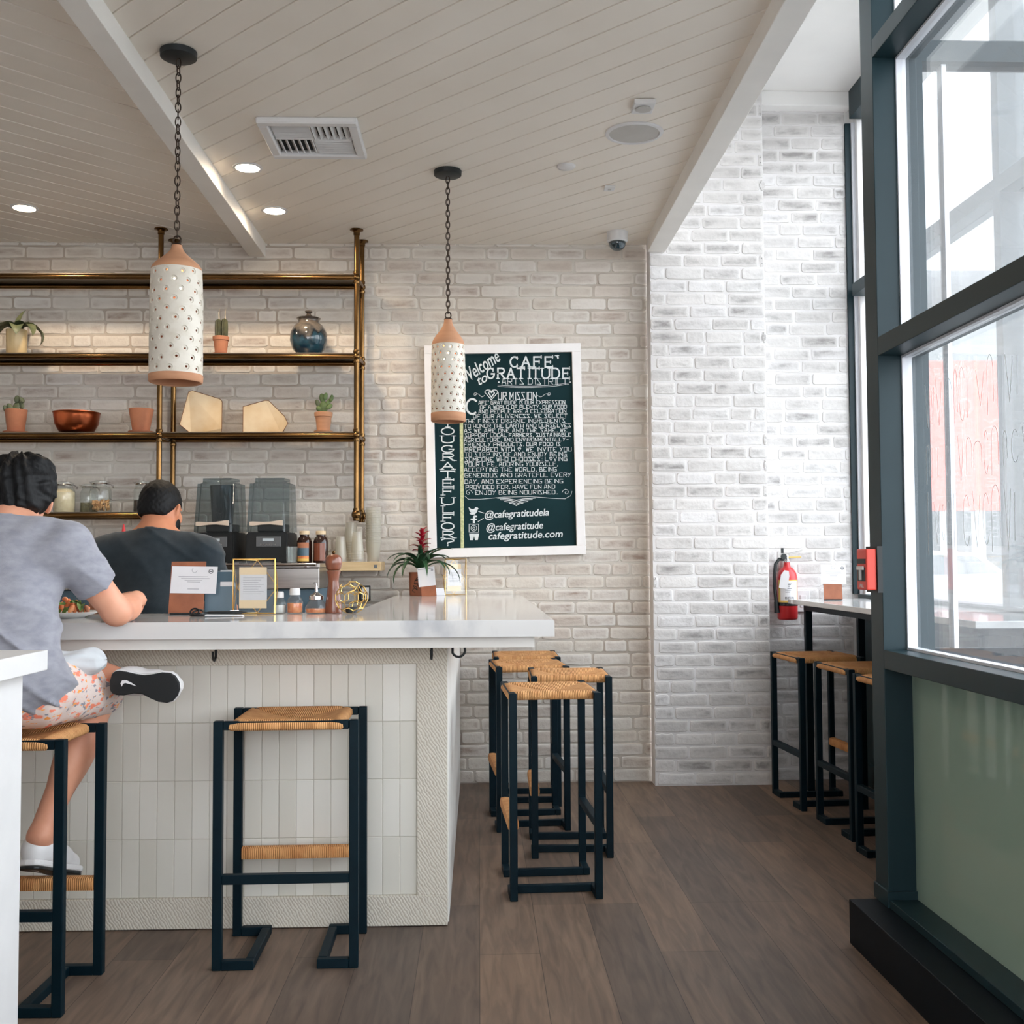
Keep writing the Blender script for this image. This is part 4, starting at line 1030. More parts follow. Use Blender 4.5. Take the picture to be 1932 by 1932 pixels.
# board plane: local x right, z up, facing -y
MBD = Matrix(((1, 0, 0, 0), (0, 0, -1, -.0142), (0, 1, 0, 0), (0, 0, 0, 1)))
th_ = math.radians(-1.0)
def bp_(px, py):
    P = at(px, py, 6.234) - Vector(cb.location); c_, s_ = math.cos(-th_), math.sin(-th_)
    return (P.x * c_ + P.z * s_, -P.x * s_ + P.z * c_)
arc = lambda cx, cy, rx, ry, a0, a1, n_=8: [(cx + rx * math.cos(math.radians(a0 + (a1 - a0) * i / n_)), cy + ry * math.sin(math.radians(a0 + (a1 - a0) * i / n_))) for i in range(n_ + 1)]
G = {  # strokes on a 4 x 6 grid; an angular hand
 'A': [[(0, 0), (1.2, 6), (2.8, 6), (4, 0)], [(.6, 2.2), (3.4, 2.2)]], 'B': [[(0, 0), (0, 6), (3.4, 6), (3.4, 3.4), (0, 3.2)], [(3.4, 3.3), (4, 2.6), (4, 0), (0, 0)]],
 'C': [[(4, 6), (.3, 6), (0, 5.6), (0, .3), (.3, 0), (4, 0)]], 'D': [[(0, 0), (0, 6), (3.2, 6), (4, 5), (4, 1), (3.2, 0), (-.4, 0)]],
 'E': [[(4, 6), (.3, 6), (0, 5.6), (0, .3), (.3, 0), (4, 0)], [(0, 2.6), (1.8, 2.6)]], 'F': [[(4, 6), (0, 6), (0, 0)], [(0, 3), (3, 3)]],
 'G': [[(4, 6), (.3, 6), (0, 5.6), (0, .3), (.3, 0), (4, 0), (4, 2.8), (2, 2.8)]], 'H': [[(0, 6), (0, 0)], [(4, 6), (4, 0)], [(0, 2), (4, 2)]],
 'I': [[(2, 6), (2, 0)]], 'J': [[(3.4, 6), (3.4, 0), (.6, 0), (.6, 1.6)]], 'K': [[(0, 6), (0, 0)], [(4, 6), (0, 2.6), (4, 0)]], 'L': [[(0, 6), (0, 0), (4, 0)]],
 'M': [[(0, 0), (0, 6), (2, 2), (4, 6), (4, 0)]], 'N': [[(0, 0), (0, 6), (4, 0), (4, 6)]], 'O': [[(0, 0), (0, 6), (4, 6), (4, 0), (0, 0)]],
 'P': [[(0, 0), (0, 6), (4, 6), (4, 2.8), (0, 2.8)]], 'Q': [[(0, 0), (0, 6), (4, 6), (4, 0), (0, 0)], [(2.6, 1.6), (4.4, -.6)]], 'R': [[(0, 0), (0, 6), (4, 6), (4, 3), (0, 3)], [(1.6, 3), (4, 0)]],
 'S': [[(4, 6), (.2, 6), (4, 0), (0, 0)]], 'T': [[(0, 6), (4, 6)], [(2, 6), (2, 0)]], 'U': [[(0, 6), (0, 0), (4, 0), (4, 6)]], 'V': [[(0, 6), (2, 0), (4, 6)]],
 'W': [[(0, 6), (1, 0), (2, 5), (3, 0), (4, 6)]], 'X': [[(0, 6), (4, 0)], [(4, 6), (0, 0)]], 'Y': [[(0, 6), (2, 3), (4, 6)], [(2.3, 3.4), (1.2, 0)]], 'Z': [[(0, 6), (4, 6), (0, 0), (4, 0)]],
 '.': [[(1.6, 0), (2.0, .3)]], ',': [[(2, .6), (1.2, -1)]], "'": [[(1.4, 6.8), (1.9, 5.4)]], ':': [[(1.8, 1), (2.1, 1.3)], [(1.8, 4), (2.1, 4.3)]], '-': [[(.6, 3), (3.4, 3)]], '?': [[(0, 5), (1, 6), (3, 6), (4, 5), (4, 4), (2, 2.6), (2, 1.6)], [(2, .1), (2.1, .4)]],
}
HEART = arc(1, 4.3, 1.05, 1.4, 180, 20, 6)[:-1] + arc(3, 4.3, 1.05, 1.4, 160, 0, 6) + [(2, .2), (0, 4.3)]
G['*'] = [HEART]
Gr = dict(G)
Gr['C'] = [arc(2, 3, 2, 3, 48, 312, 14)]; Gr['G'] = [arc(2, 3, 2, 3, 48, 330, 14) + [(4, 2.7), (2.4, 2.7)]]; Gr['D'] = [[(0, 0), (0, 6), (1.8, 6)] + arc(1.8, 3, 2.2, 3, 90, -90, 10) + [(0, 0)]]
Gr['E'] = [[(4, 6), (.4, 6), (.4, 0), (4, 0)], [(.4, 3), (3, 3)]]; Gr['U'] = [[(0, 6), (0, 2)] + arc(2, 2, 2, 2, 180, 360, 10) + [(4, 6)]]; Gr['A'] = [[(0, 0), (2, 6), (4, 0)], [(.8, 2.2), (3.2, 2.2)]]
Gr['R'] = [[(.4, 0), (.4, 6), (2.4, 6)] + arc(2.4, 4.5, 1.5, 1.5, 90, -90, 8) + [(.4, 3)], [(2, 3), (4.2, 0)]]; Gr['O'] = [arc(2, 3, 2.1, 3, 0, 360, 18)]; Gr['F'] = [[(4, 6), (.4, 6), (.4, 0)], [(.4, 3.2), (3, 3.2)]]
Gr['I'] = [[(2, 6), (2, 0)]]; Gr['L'] = [[(.4, 6), (.4, 0), (4, 0)]]; Gr['Y'] = [[(0, 6), (2, 3), (4, 6)], [(2, 3), (2, 0)]]
def fat(b, tx, sz, M_, sh_, o_, w_):
    for k, (dx_, dy_) in enumerate(((0, 0), (o_, 0), (-o_, 0), (0, o_), (0, -o_))): b.add(*fontmesh(tx, sz, M_ @ Matrix.Translation((dx_, dy_, .0005 + k * 6e-5)), sh_, 0, 0, width=w_))
def chalk(b, txt, x0, x1, yc, h, wd, font=G, serif=0, dy=0, zz_=0):
    """text between pixel columns x0 and x1, centred on pixel row yc, cap height h px"""
    adv = [2.6 if ch in "I.,':" else (2.8 if ch == ' ' else (5.6 if serif else 5.8)) for ch in txt]; tot = sum(adv) - 1.7; cur = 0
    for ch, a in zip(txt, adv):
        if ch != ' ':
            for st in font.get(ch, []):
                off = -.8 if ch in "I.,':" else 0
                pp = [bp_(x0 + (x1 - x0) * (cur + off + gx) / tot, yc + dy * (cur / tot) + h / 2 - h * gy / 6) for gx, gy in st]
                b.ribbon(pp, wd, MBD, zz_)
                if serif:
                    for e_, nx in ((0, 1), (-1, -2)):
                        gx, gy = st[e_]; hx_, hy_ = st[nx]
                        if abs(hy_ - gy) > abs(hx_ - gx) and (gy < .01 or gy > 5.9):
                            q = [bp_(x0 + (x1 - x0) * (cur + off + gx + dx_) / tot, yc + h / 2 - h * gy / 6) for dx_ in (-serif, serif)]; b.ribbon(q, wd * .55, MBD, zz_ + .0001)
                        elif abs(hx_ - gx) > abs(hy_ - gy) and gx > 2.5:
                            q = [bp_(x0 + (x1 - x0) * (cur + off + gx) / tot, yc + h / 2 - h * (gy + dz_) / 6) for dz_ in (-.9, .9)]; b.ribbon(q, wd * .6, MBD, zz_ + .0001)
        cur += a
b = MB()
chalk(b, "CAFE'", 963, 1052, 683, 19, .0092, Gr, .9); chalk(b, 'GRATITUDE', 919, 1074, 704.5, 19, .0086, Gr, .9)
chalk(b, 'ARTS DISTRICT', 947, 1070, 720, 10, .0030)
for y in (729, 731.5): b.ribbon([bp_(939 + i * 13.4, y - 3.5 + 3.4 * math.sin(i * .33 + .3) + (i > 8) * -(i - 8) * .7) for i in range(11)], .0022, MBD)
for x in (941, 1076): b.ribbon([bp_(x - .8, 721), bp_(x + .8, 721)], .006, MBD)
b.build('title_lettering', 'chalk', cb)
b = MB()
for txt, px, py, sz, rot in (('Welcome', 882, 722, .105, 33), ('to', 905, 727, .075, 30)):
    x_, z_ = bp_(px, py)
    M_ = MBD @ Matrix.Translation((x_, z_, 0)) @ Matrix.Rotation(math.radians(rot), 4, 'Z'); fat(b, txt, sz, M_, .35, .0011, (.232 if txt == 'Welcome' else .06))
b.build('welcome_lettering', 'chalk', cb)
b = MB()
b.ribbon([bp_(915 + gx * 6, 755 - gy * 3.4) for gx, gy in HEART], .0042, MBD); b.ribbon([bp_(922 + gx * 2.6, 750 - gy * 1.9) for gx, gy in HEART], .006, MBD)
chalk(b, 'UR MISSION', 940, 1012, 747, 13, .0042)
for sx, x0, x1 in ((1, 914, 897), (-1, 1014, 1036)): b.ribbon([bp_(x0 + (x1 - x0) * t, 746 + 3 * math.sin(t * 6)) for t in [i / 10 for i in range(11)]] + [bp_(x1 + sx * 0 + 3 * math.cos(a), 744 - 3 * math.sin(a)) for a in (0, 1, 2, 3, 4, 5)], .0020, MBD)
b.ribbon([bp_(891 + 11 * math.cos(math.radians(a)), 767 - 14 * math.sin(math.radians(a))) for a in range(48, 320, 16)], .0105, MBD)
LN = [("AFE' GRATITUDE IS OUR EXPRESSION", 903, 1066, 760), ('OF A WORLD OF PLENTY. OUR FOOD', 906, 1069, 768.4), ('AND PEOPLE ARE A CELEBRATION', 903, 1068, 776.8), ('OF OUR ALIVENESS. WE SELECT', 893, 1070, 785.5),
      ('THE FINEST ORGANIC INGREDIENTS', 877, 1066, 794.5), ('TO HONOR THE EARTH AND OURSELVES', 876, 1077, 803.8), ('AS WE ARE ONE AND THE SAME. WE', 876, 1070, 813), ('SUPPORT LOCAL FARMERS, SUSTAINABLE', 877, 1077, 821.4), ('AGRICULTURE, AND ENVIRONMENTALLY-', 876, 1073, 830.3),
      ('FRIENDLY PRODUCTS. OUR FOOD IS', 876, 1057, 839), ('PREPARED WITH *. WE INVITE YOU', 877, 1078, 848.6), ('TO STEP INSIDE AND ENJOY BEING', 877, 1069, 857.8), ('SOMEONE WHO CHOOSES: L*VING', 877, 1070, 867), ('YOUR LIFE, ADORING YOURSELF,', 877, 1052, 876.3), ('ACCEPTING THE WORLD, BEING', 876, 1050, 886.4),
      ('GENEROUS AND GRATEFUL EVERY', 877, 1077, 897), ('DAY, AND EXPERIENCING BEING', 877, 1062, 908.8), ('PROVIDED FOR. HAVE FUN AND', 879, 1047, 919.3), ('ENJOY BEING NOURISHED.', 897, 1051, 929.6)]
for i, (tx, x0, x1, y) in enumerate(LN): chalk(b, tx, x0, x1, y, 6.4 if i < 10 else 7.2, .0027, dy=-1.2)
b.build('mission_lettering', 'chalk', cb)
b = MB()
for cx, cy, sg in ((884, 930, 1), (1068, 929, -1)): b.ribbon([bp_(cx + sg * (7.5 - .4 * i) * math.cos(i * .7) * (.2 + .8 * abs(1 - i / 14)), cy - (7.5 - .4 * i) * math.sin(i * .7) * (.2 + .8 * abs(1 - i / 14))) for i in range(13)], .0022, MBD)
b.ribbon([bp_(877, 936), bp_(884, 942), bp_(905, 942), bp_(950, 938), bp_(1000, 937), bp_(1040, 940), bp_(1066, 941), bp_(1077, 935), bp_(1079, 927)], .0024, MBD)
for i, (dx_, yy) in enumerate(((36, 939.5), (30, 942.5), (22, 946), (13, 949))): b.ribbon([bp_(974 - dx_, yy), bp_(974 - dx_ * .35, yy + 2), bp_(974, yy + 4.5 + i * .2), bp_(974 + dx_ * .35, yy + 2), bp_(974 + dx_, yy)], .0042 - .0004 * i, MBD)
b.build('scroll_ornament', 'chalk', cb)
b = MB()
for tx, px, py, wd_px, rise in (('@cafegratitudela', 915, 977.5, 121, 1.2), ('@cafegratitude', 918, 1001.5, 107, 1.2), ('cafegratitude.com', 922, 1018, 140, .8)):
    x_, z_ = bp_(px, py); M_ = MBD @ Matrix.Translation((x_, z_, 0)) @ Matrix.Rotation(math.radians(rise), 4, 'Z')
    fat(b, tx, .056, M_, .18, .0009, wd_px * 6.234 / 2100)
b.ribbon([bp_(903, 965), bp_(913, 968)], .0035, MBD); b.ribbon([bp_(902, 984), bp_(912, 978)], .0035, MBD)
b.build('contact_lettering', 'chalk', cb)
def flat(b, pts, z=.0006):
    b.add([MBD @ Vector((*bp_(x, y), z)) for x, y in pts], [tuple(range(len(pts)))])
b = MB()
flat(b, [(884, 957), (890, 961), (895, 960), (897, 957), (901, 957.5), (903, 960), (901, 962), (900, 966), (896, 970.5), (889, 971), (885.5, 969), (889, 967.5), (886, 964.5)])
flat(b, [(892, 987), (892, 981.5), (888, 981.5), (888, 978.5), (892, 978.5), (892.5, 974.5), (895, 972.5), (900, 973), (900, 976), (897, 976), (896.5, 978.5), (900, 978.5), (899.5, 981.5), (896.5, 981.5), (896.5, 987)])
b.ribbon([bp_(885, 989), bp_(903, 989), bp_(903, 1004), bp_(885, 1004), bp_(885, 989)], .0034, MBD)
b.ribbon([bp_(894 + 5.5 * math.cos(a), 996.5 - 5.5 * math.sin(a)) for a in [i * PI / 8 for i in range(17)]], .003, MBD); b.ribbon([bp_(894 + 2.2 * math.cos(a), 996.5 - 2.2 * math.sin(a)) for a in [i * PI / 4 for i in range(8)]], .003, MBD)
flat(b, [(885, 1006.5), (904, 1006.5), (901.5, 1019), (896.5, 1019), (894.5, 1011.5), (892.5, 1019), (887, 1019)])
b.build('icon_drawing', 'chalk', cb)
b = MB(); chalkcol = [('Y', 799), ('O', 813.5), ('U', 829), ('G', 847), ('R', 862.5), ('A', 879), ('T', 895.5), ('E', 911.5), ('F', 927.5), ('U', 945.5), ('L', 961), ('F', 977), ('O', 993), ('R', 1008.5), ('?', 1023)]
for ch, y in chalkcol:
    wx = 22 if ch not in 'T' else 26
    chalk(b, ch, 844.5 - wx / 2, 844.5 + wx / 2 , y, 13, .0062, Gr, .75)
b.build('side_lettering', 'chalk', cb)
b = MB(); b.ribbon([bp_(869.5, 673), bp_(872.5, 1031)], .019, MBD); b.build('divider_stripe', 'chalk_yellow', cb)

# ================================================================== things on the marble counter
def card(p, M_, w_, h_, name='card', lines=(), ring=None, arcm=None):
    """thin paper card in the local xy plane of M_ (x right, y up), print as raised ink"""
    MB().prism([(-w_ / 2, 0), (w_ / 2, 0), (w_ / 2, h_), (-w_ / 2, h_)], M_, -.0012).build(name, 'paper', p)
    b = MB()
    for (y, x0, x1, t_) in lines: b.ribbon([(x0 * w_, y * h_), (x1 * w_, y * h_)], t_, M_, 0, .0004)
    if arcm: b.ribbon([(arcm[0] * w_ + arcm[2] * math.cos(a), arcm[1] * h_ + arcm[2] * math.sin(a)) for a in [PI * .75 + i * .25 for i in range(16)]], .0016, M_, 0, .0004)
    if b.v: b.build('print', 'ink', p)
    if ring:
        b = MB(); b.ribbon([(ring[0] * w_ + ring[2] * math.cos(i * PI / 8), ring[1] * h_ + ring[2] * math.sin(i * PI / 8)) for i in range(17)], ring[2] * .28, M_, 0, .0004)
        b.ribbon([(ring[0] * w_ - ring[2] * .45, ring[1] * h_), (ring[0] * w_ + ring[2] * .45, ring[1] * h_)], ring[2] * .5, M_, 0, .0004); b.build('round_mark', 'ink_dark', p)
def stand(x, y, z, rz, tilt): return Matrix.Translation((x, y, z)) @ Matrix.Rotation(rz, 4, 'Z') @ Matrix.Rotation(PI / 2 - tilt, 4, 'X')
ZT1 = ZT + .0005
def clipboard(name, label, loc, rz, w_, h_, cw, ch, cy, cx, group):
    p = thing(name, label, 'menu holder', loc, rz, group)
    M_ = stand(0, 0, .004, 0, math.radians(12))
    MB().prism([(-w_ / 2, 0), (w_ / 2, 0), (w_ / 2, h_), (-w_ / 2, h_)], M_, -.006).build('leather_board', 'leather', p)
    MB().box((0, .022, .003), (w_ * .9, .055, .006), None, .001).build('foot', 'black_metal', p)
    b = MB().prism([(-.006, 0), (.006, 0), (.006, h_ * .6), (-.006, h_ * .6)], Matrix.Translation((0, .048, .004)) @ Matrix.Rotation(PI / 2 + .12, 4, 'X'), -.003); b.build('prop', 'black_metal', p)
    card(p, M_ @ Matrix.Translation((cx, cy, .0018)) @ Matrix.Rotation(math.radians(-1), 4, 'Z'), cw, ch, 'menu_card', [(.62, -.34, .30, .0016), (.55, -.28, .34, .0016), (.48, -.2, .18, .0016), (.42, -.14, .14, .0016), (.16, -.12, .12, .0022)], (.36, .82, .0075), (0, .86, .009))
clipboard('menu_clipboard', 'brown leather clipboard with a wide white card before the man in dark clothes', (-1.040, 4.0, ZT1), 0, .122, .188, .162, .098, .072, .022, None)
clipboard('menu_clipboard', 'small leather clipboard with a pale card on the alcove window table', (1.862, 5.80, 1.0205), math.radians(-8), .094, .084, .128, .104, .082, .006, None)

p = thing('folding_menu', 'dark teal folder with a small white tag behind the leather clipboard', 'menu', (-.935, 4.075, ZT1), math.radians(6))
M_ = stand(0, 0, 0, 0, math.radians(4))
MB().prism([(-.055, 0), (.055, 0), (.055, .155), (-.055, .155)], M_, -.004).build('cover', 'film_blue', p)
MB().prism([(-.055, 0), (.055, 0), (.055, .155), (-.055, .155)], stand(0, .035, 0, 0, math.radians(-14)), -.004).build('back_cover', 'film_blue', p)
card(p, M_ @ Matrix.Translation((.024, .098, .0015)), .05, .058, 'tag')

MT['cream_card'] = mat('cream card', (238, 212, 170), .8)
def prism_frame(loc, rz, w_, h_, d_, label):
    p = thing('brass_card_frame', label, 'frame', loc, rz, 'brass wire card frames on the counter')
    b = MB(); r_ = .0032; F = [(-w_ / 2, 0), (w_ / 2, 0), (w_ / 2, h_), (-w_ / 2, h_)]
    f0 = [(x, 0, z + r_) for x, z in F]; f1 = [(x, d_ * .75, z * .985 + r_) for x, z in F]
    mids = [(0, d_, r_), (w_ / 2, d_ , h_ * .5), (0, d_, h_), (-w_ / 2, d_, h_ * .5)]
    b.tube(f0, r_, 4, closed=True)
    for i in range(4):
        b.tube([f0[i], f0[i], mids[i]][1:], r_ * .6, 4); b.tube([f0[(i + 1) % 4], mids[i]], r_ * .6, 4); b.tube([mids[i], mids[(i + 1) % 4]], r_ * .6, 4)
    b.build('wire_frame', 'gold', p)
    MB().bx(-w_ / 2 + .004, w_ / 2 - .004, .0005, .0025, .006, h_ - .004).build('glass_front', 'glass', p)
    cw, ch = w_ * .66, h_ * .76
    MB().bx(-cw / 2 - .006, cw / 2 - .006, .0088, .0104, h_ * .11, h_ * .11 + ch).build('backing_card', 'cream_card', p)
    card(p, Matrix.Translation((-.004, .0085, h_ * .26)) @ Matrix.Rotation(PI / 2, 4, 'X'), cw * .98, ch * .62, 'printed_sheet', [(.88 - k * .09, -.38, .38 - .1 * (k % 3), .0013) for k in range(8)])
prism_frame((-.796, 3.985, ZT1), math.radians(-2), .148, .192, .05, 'brass wire frame holding a printed card, left of the condiment bottles')
prism_frame((-.125, 6.155, ZT1), math.radians(14), .118, .196, .05, 'brass wire frame with a card by the wall, right of the red flowered plant')

def cap_bottle(x, y, r, h, fill, fm, cap_m, label, kind):
    p = thing('shaker', label, 'shaker', (x, y, ZT1), 0, 'small glass condiment bottles')
    MB().lathe([(0, 0), (r * .92, 0), (r, .004), (r, h * .42), (r * .86, h * .56), (r * .52, h * .70), (r * .52, h * .78)], seg=28).build('bottle', 'jar_glass', p, smooth=True, angle=50)
    if fill: MB().lathe([(0, .003), (r * .84, .003), (r * .9, .006), (r * .9, h * fill), (0, h * fill)], seg=28).build('contents', fm, p, smooth=True, angle=40)
    MB().lathe([(r * .5, h * .72), (r * .66, h * .72), (r * .66, h * .92), (r * .56, h), (0, h * 1.0)], seg=28).build('cap', cap_m, p, smooth=True, angle=40)
cap_bottle(-.718, 4.055, .024, .078, .38, 'salt', 'white_plastic', 'small clear salt bottle with a white cap, leftmost of the condiment bottles', 0)
cap_bottle(-.662, 4.05, .029, .091, .40, 'orange_spice', 'white_plastic', 'clear bottle of orange spice with a white cap', 0)
p = thing('sugar_pourer', 'squat glass sugar pourer with a chrome spout next to the pepper mill', 'sugar pourer', (-.585, 4.05, ZT1))
MB().lathe([(0, 0), (.036, 0), (.040, .004), (.040, .022), (.028, .042), (.021, .050)], seg=28).build('jar_body', 'jar_glass', p, smooth=True, angle=50)
MB().lathe([(0, .003), (.035, .003), (.036, .016), (0, .015)], seg=28).build('contents', 'orange_spice', p, smooth=True)
MB().lathe([(.024, .048), (.026, .050), (.026, .062), (.014, .070), (.006, .076), (.0055, .098), (0, .099)], seg=24).build('pour_lid', 'chrome', p, smooth=True, angle=35)
b = MB().tube([(0, 0, .095), (.0, 0, .106), (-.008, 0, .110)], .0035, 8); b.build('spout', 'chrome', p, smooth=True)
p = thing('pepper_mill', 'tall turned wooden pepper mill on the counter', 'pepper mill', (-.523, 4.05, ZT1))
MB().lathe([(0, 0), (.030, 0), (.031, .004), (.029, .03), (.023, .08), (.0185, .115), (.0215, .140), (.025, .148), (.025, .153)], seg=36).build('mill_body', 'wood_mill', p, smooth=True, angle=50)
MB().lathe([(.0, .1535), (.020, .1535), (.026, .160), (.030, .178), (.0295, .196), (.024, .207), (.010, .212), (0, .212)], seg=36).build('head', 'wood_mill', p, smooth=True, angle=60)
MB().ball((0, 0, .219), .0065).build('knob', 'brass', p, smooth=True)
p = thing('wire_ball', 'geometric gold wire ball ornament on the counter', 'ornament', (-.452, 3.99, ZT1))
q = bmesh.new(); bmesh.ops.create_icosphere(q, subdivisions=2, radius=.055)
dual = bmesh.new(); b = MB(); fc = {f.index: f.calc_center_median() for f in q.faces}; q.faces.ensure_lookup_table()
rr_ = random.Random(3)
for e in q.edges:
    fs_ = e.link_faces
    if len(fs_) == 2 and rr_.random() < .82:
        a, c_ = [f.calc_center_median().normalized() * .058 + Vector((0, 0, .058)) for f in fs_]; b.tube([a, c_], .0016, 5)
for v_ in q.verts:
    if rr_.random() < .10:
        for e in list(v_.link_edges)[::2]:
            a = v_.co.normalized() * .058 + Vector((0, 0, .058)); c_ = e.link_faces[0].calc_center_median().normalized() * .058 + Vector((0, 0, .058)); b.tube([a, c_], .0014, 5)
q.free(); dual.free(); b.build('wire_lattice', 'gold', p)
MB().lathe([(0, 0.0028), (.020, .003), (.021, .022), (.018, .024), (0, .018)], seg=20).build('candle_cup', 'black_metal', p, smooth=True)
p = thing('hair_tie', 'dark coiled hair ties lying on the counter beside the pen', 'hair tie', (-.965, 3.86, ZT1))
b = MB()
for k, (cx, cy, rx, ry, tl) in enumerate(((0, 0, .020, .016, .0), (.004, .003, .018, .017, .5), (-.008, 0, .014, .013, 1.0))):
    b.tube([(cx + rx * math.cos(t), cy + ry * math.sin(t) * math.cos(tl), .0045 + (1 + math.sin(t)) * ry * math.sin(tl)) for t in [2 * PI * i / 24 for i in range(24)]], .0036 if k else .0045, 6, closed=True)
b.build('coils', 'rubber', p, smooth=True)
p = thing('pen', 'black pen lying on folded papers at the front of the counter', 'pen', (-.865, 3.85, ZT1), math.radians(4))
MB().tube([(-.07, 0, .013), (-.058, 0, .013), (-.056, 0, .013), (.052, .0, .013), (.056, 0, .013), (.072, 0, .013)], [.001, .0042, .0052, .0052, .0042, .0012], 12).build('barrel', 'rubber', p, smooth=True, angle=60)
MB().box((.03, 0, .0195), (.03, .003, .002)).build('pocket_clip', 'chrome', p)
p = thing('folded_bill', 'folded white paper slip under the pen', 'paper', (-.868, 3.852, ZT1), math.radians(4))
MB().box((0, 0, .0035), (.125, .05, .003), (0, .02, 0), .0006, 1).build('paper_slip', 'paper', p)
p = thing('dinner_plate', 'white plate of salad in front of the seated man', 'plate', (-1.415, 3.83, ZT1))
MB().lathe([(0, 0), (.075, 0), (.08, .004), (.128, .018), (.130, .021), (.126, .021), (.078, .0075), (0, .006)], seg=48).build('plate', 'ceramic', p, smooth=True, angle=50)
fd = thing('salad', 'salad of greens and orange pieces heaped on the white plate', 'food', (-1.405, 3.83, ZT1 + .0075)); rr_ = random.Random(8)
for k in range(34):
    a, q_ = rr_.uniform(0, 2 * PI), .075 * rr_.random() ** .5; z_ = .012 + .045 * (1 - (q_ / .085) ** 2) * rr_.random()
    b = MB(); m_ = rr_.choice(('greens', 'salmon', 'greens', 'orange_spice', 'terracotta'))
    if m_ == 'greens': leaf(b, (q_ * math.cos(a), q_ * math.sin(a), z_), rr_.uniform(0, 6), .05, .026, 1.6, .5, seg=5, fold=.3)
    else: b.ball((q_ * math.cos(a), q_ * math.sin(a), z_), (.017, .009, .008), 10, 6, Euler((rr_.random() * 3, rr_.random() * 3, rr_.random() * 3)).to_matrix())
    b.build('salad_leaf' if m_ == 'greens' else 'salad_piece', m_, fd, smooth=True)

# bromeliad in its tin, with cards
p = thing('bromeliad', 'bromeliad with a crimson flower in a printed tin on the counter by the wall', 'plant', (-.315, 6.10, ZT1))
MB().lathe([(0, 0), (.058, 0), (.060, .004), (.064, .128), (.061, .128), (.058, .112), (0, .111)], seg=40).build('tin', 'leather', p, smooth=True, angle=50)
MB().lathe([(0, .113), (.0575, .1125), (.05, .118), (0, .120)], seg=24).build('soil', 'soil', p, smooth=True)
b = MB()
for k in range(5): b.ribbon([(.012 * math.cos(i * .8 + k) - .028 + .004 * k, .03 + k * .016 + .010 * math.sin(i * .8)) for i in range(7)], .0035, Matrix.Translation((0, -.0635, 0)) @ Matrix.Rotation(PI / 2, 4, 'X'), 0, .001)
b.build('tin_pattern', 'soil', p)
rr_ = random.Random(21)
for k in range(22):
    a = k * 2.399 + rr_.uniform(-.2, .2); t = k / 21; b = MB()
    leaf(b, (0.01 * math.cos(a), .01 * math.sin(a) * .5, .13 + .03 * t), a if math.sin(a) < .15 else -a, .17 + .10 * (1 - t) + rr_.uniform(-.02, .03), .027, 2.2 + rr_.uniform(-.5, .7) - t * .8, 1.05 + .42 * t, seg=12, fold=.22, tip=.05)
    b.build('leaf', 'leaf_dark', p, smooth=True, angle=70)
MB().tube([(0, 0, .14), (.004, 0, .24), (.008, 0, .31)], [.011, .009, .006], 10).build('flower_stem', 'leaf_dark', p, smooth=True)
for k in range(17):
    t = k / 16; a = k * 2.399; b = MB()
    leaf(b, (.004 + .006 * t, 0, .215 + .12 * t), a, .085 - .03 * t, .026 - .006 * t, .9 + .7 * (1 - t), 1.15 + .25 * t, seg=8, fold=.25, tip=.05); b.build('bract', 'red_bract', p, smooth=True, angle=70)
p = thing('price_card', 'white card leaning against the tin of the bromeliad', 'card', (-.268, 5.985, ZT1), math.radians(-6))
M_ = stand(0, 0, 0, 0, math.radians(14)) @ Matrix.Rotation(math.radians(7), 4, 'Z')
MB().prism([(-.035, 0), (.045, -.004), (.045, .06), (-.035, .06)], M_, -.003).build('card_base', 'leather', p)
card(p, M_ @ Matrix.Translation((0, .055, .001)), .092, .105, 'card_sheet', [(.92, -.45, .45, .004)], (.36, .82, .0055))
p = thing('folded_card', 'small folded white and pink card on the counter beside the tin', 'card', (-.213, 6.10, ZT1), math.radians(25))
MB().prism([(-.03, 0), (.03, 0), (.03, .045), (-.03, .045)], stand(0, -.012, 0, 0, math.radians(28)), -.0015).build('front_flap', 'paper', p)
MB().prism([(-.03, 0), (.03, 0), (.03, .045), (-.03, .045)], stand(0, .034, 0, 0, math.radians(-28)), -.0015).build('back_flap', 'salmon', p)

# ================================================================== back bar
bb = thing('steel_work_table', 'stainless steel worktable with a slate blue front behind the counter', 'table', (-1.7, 5.9, 0))
wpar(MB().bx(-3.2, -.80, 5.60, 6.235, .06, 1.10, .003).build('cabinet', 'film_blue', None), bb)
wpar(MB().bx(-3.2, -.79, 5.57, 6.235, 1.1005, 1.205, .004).build('drawer_front', 'steel', None), bb)
wpar(MB().bx(-3.2, -.785, 5.55, 6.237, 1.2055, 1.228, .003).build('worktop', 'steel', None), bb)
wpar(MB().tube([(-3.2, 5.52, 1.222), (-.80, 5.52, 1.222)], .008, 10).build('towel_rail', 'chrome', None, smooth=True), bb)
b = MB()
for x in (-2.4, -1.6, -.85): b.box((x, 5.535, 1.215), (.012, .04, .012))
wpar(b.build('rail_bracket', 'chrome', None), bb)
b = MB()
for x in (-3.1, -.86):
    for y in (5.66, 6.18): b.lathe([(.02, .001), (.02, .06), (.0, .0605)], (x, y, 0), 14)
wpar(b.build('foot', 'steel', None, smooth=True), bb)
bs = thing('wall_ledge', 'pale wooden wall ledge holding the plastic cups', 'shelf', (-.65, 6.1, 1.185))
wpar(MB().bx(-.783, -.522, 5.98, 6.245, 1.186, 1.2345, .002).build('board', 'wood_shelf', None), bs)
wpar(MB().bx(-.558, -.540, 5.9795, 5.9805, 1.200, 1.218).build('sticker', 'grey_panel', None), bs)
s = thing('wall_outlet', 'steel wall outlet plate low on the brick beside the gold wire ball', 'outlet', (-.632, 6.238, 1.06))
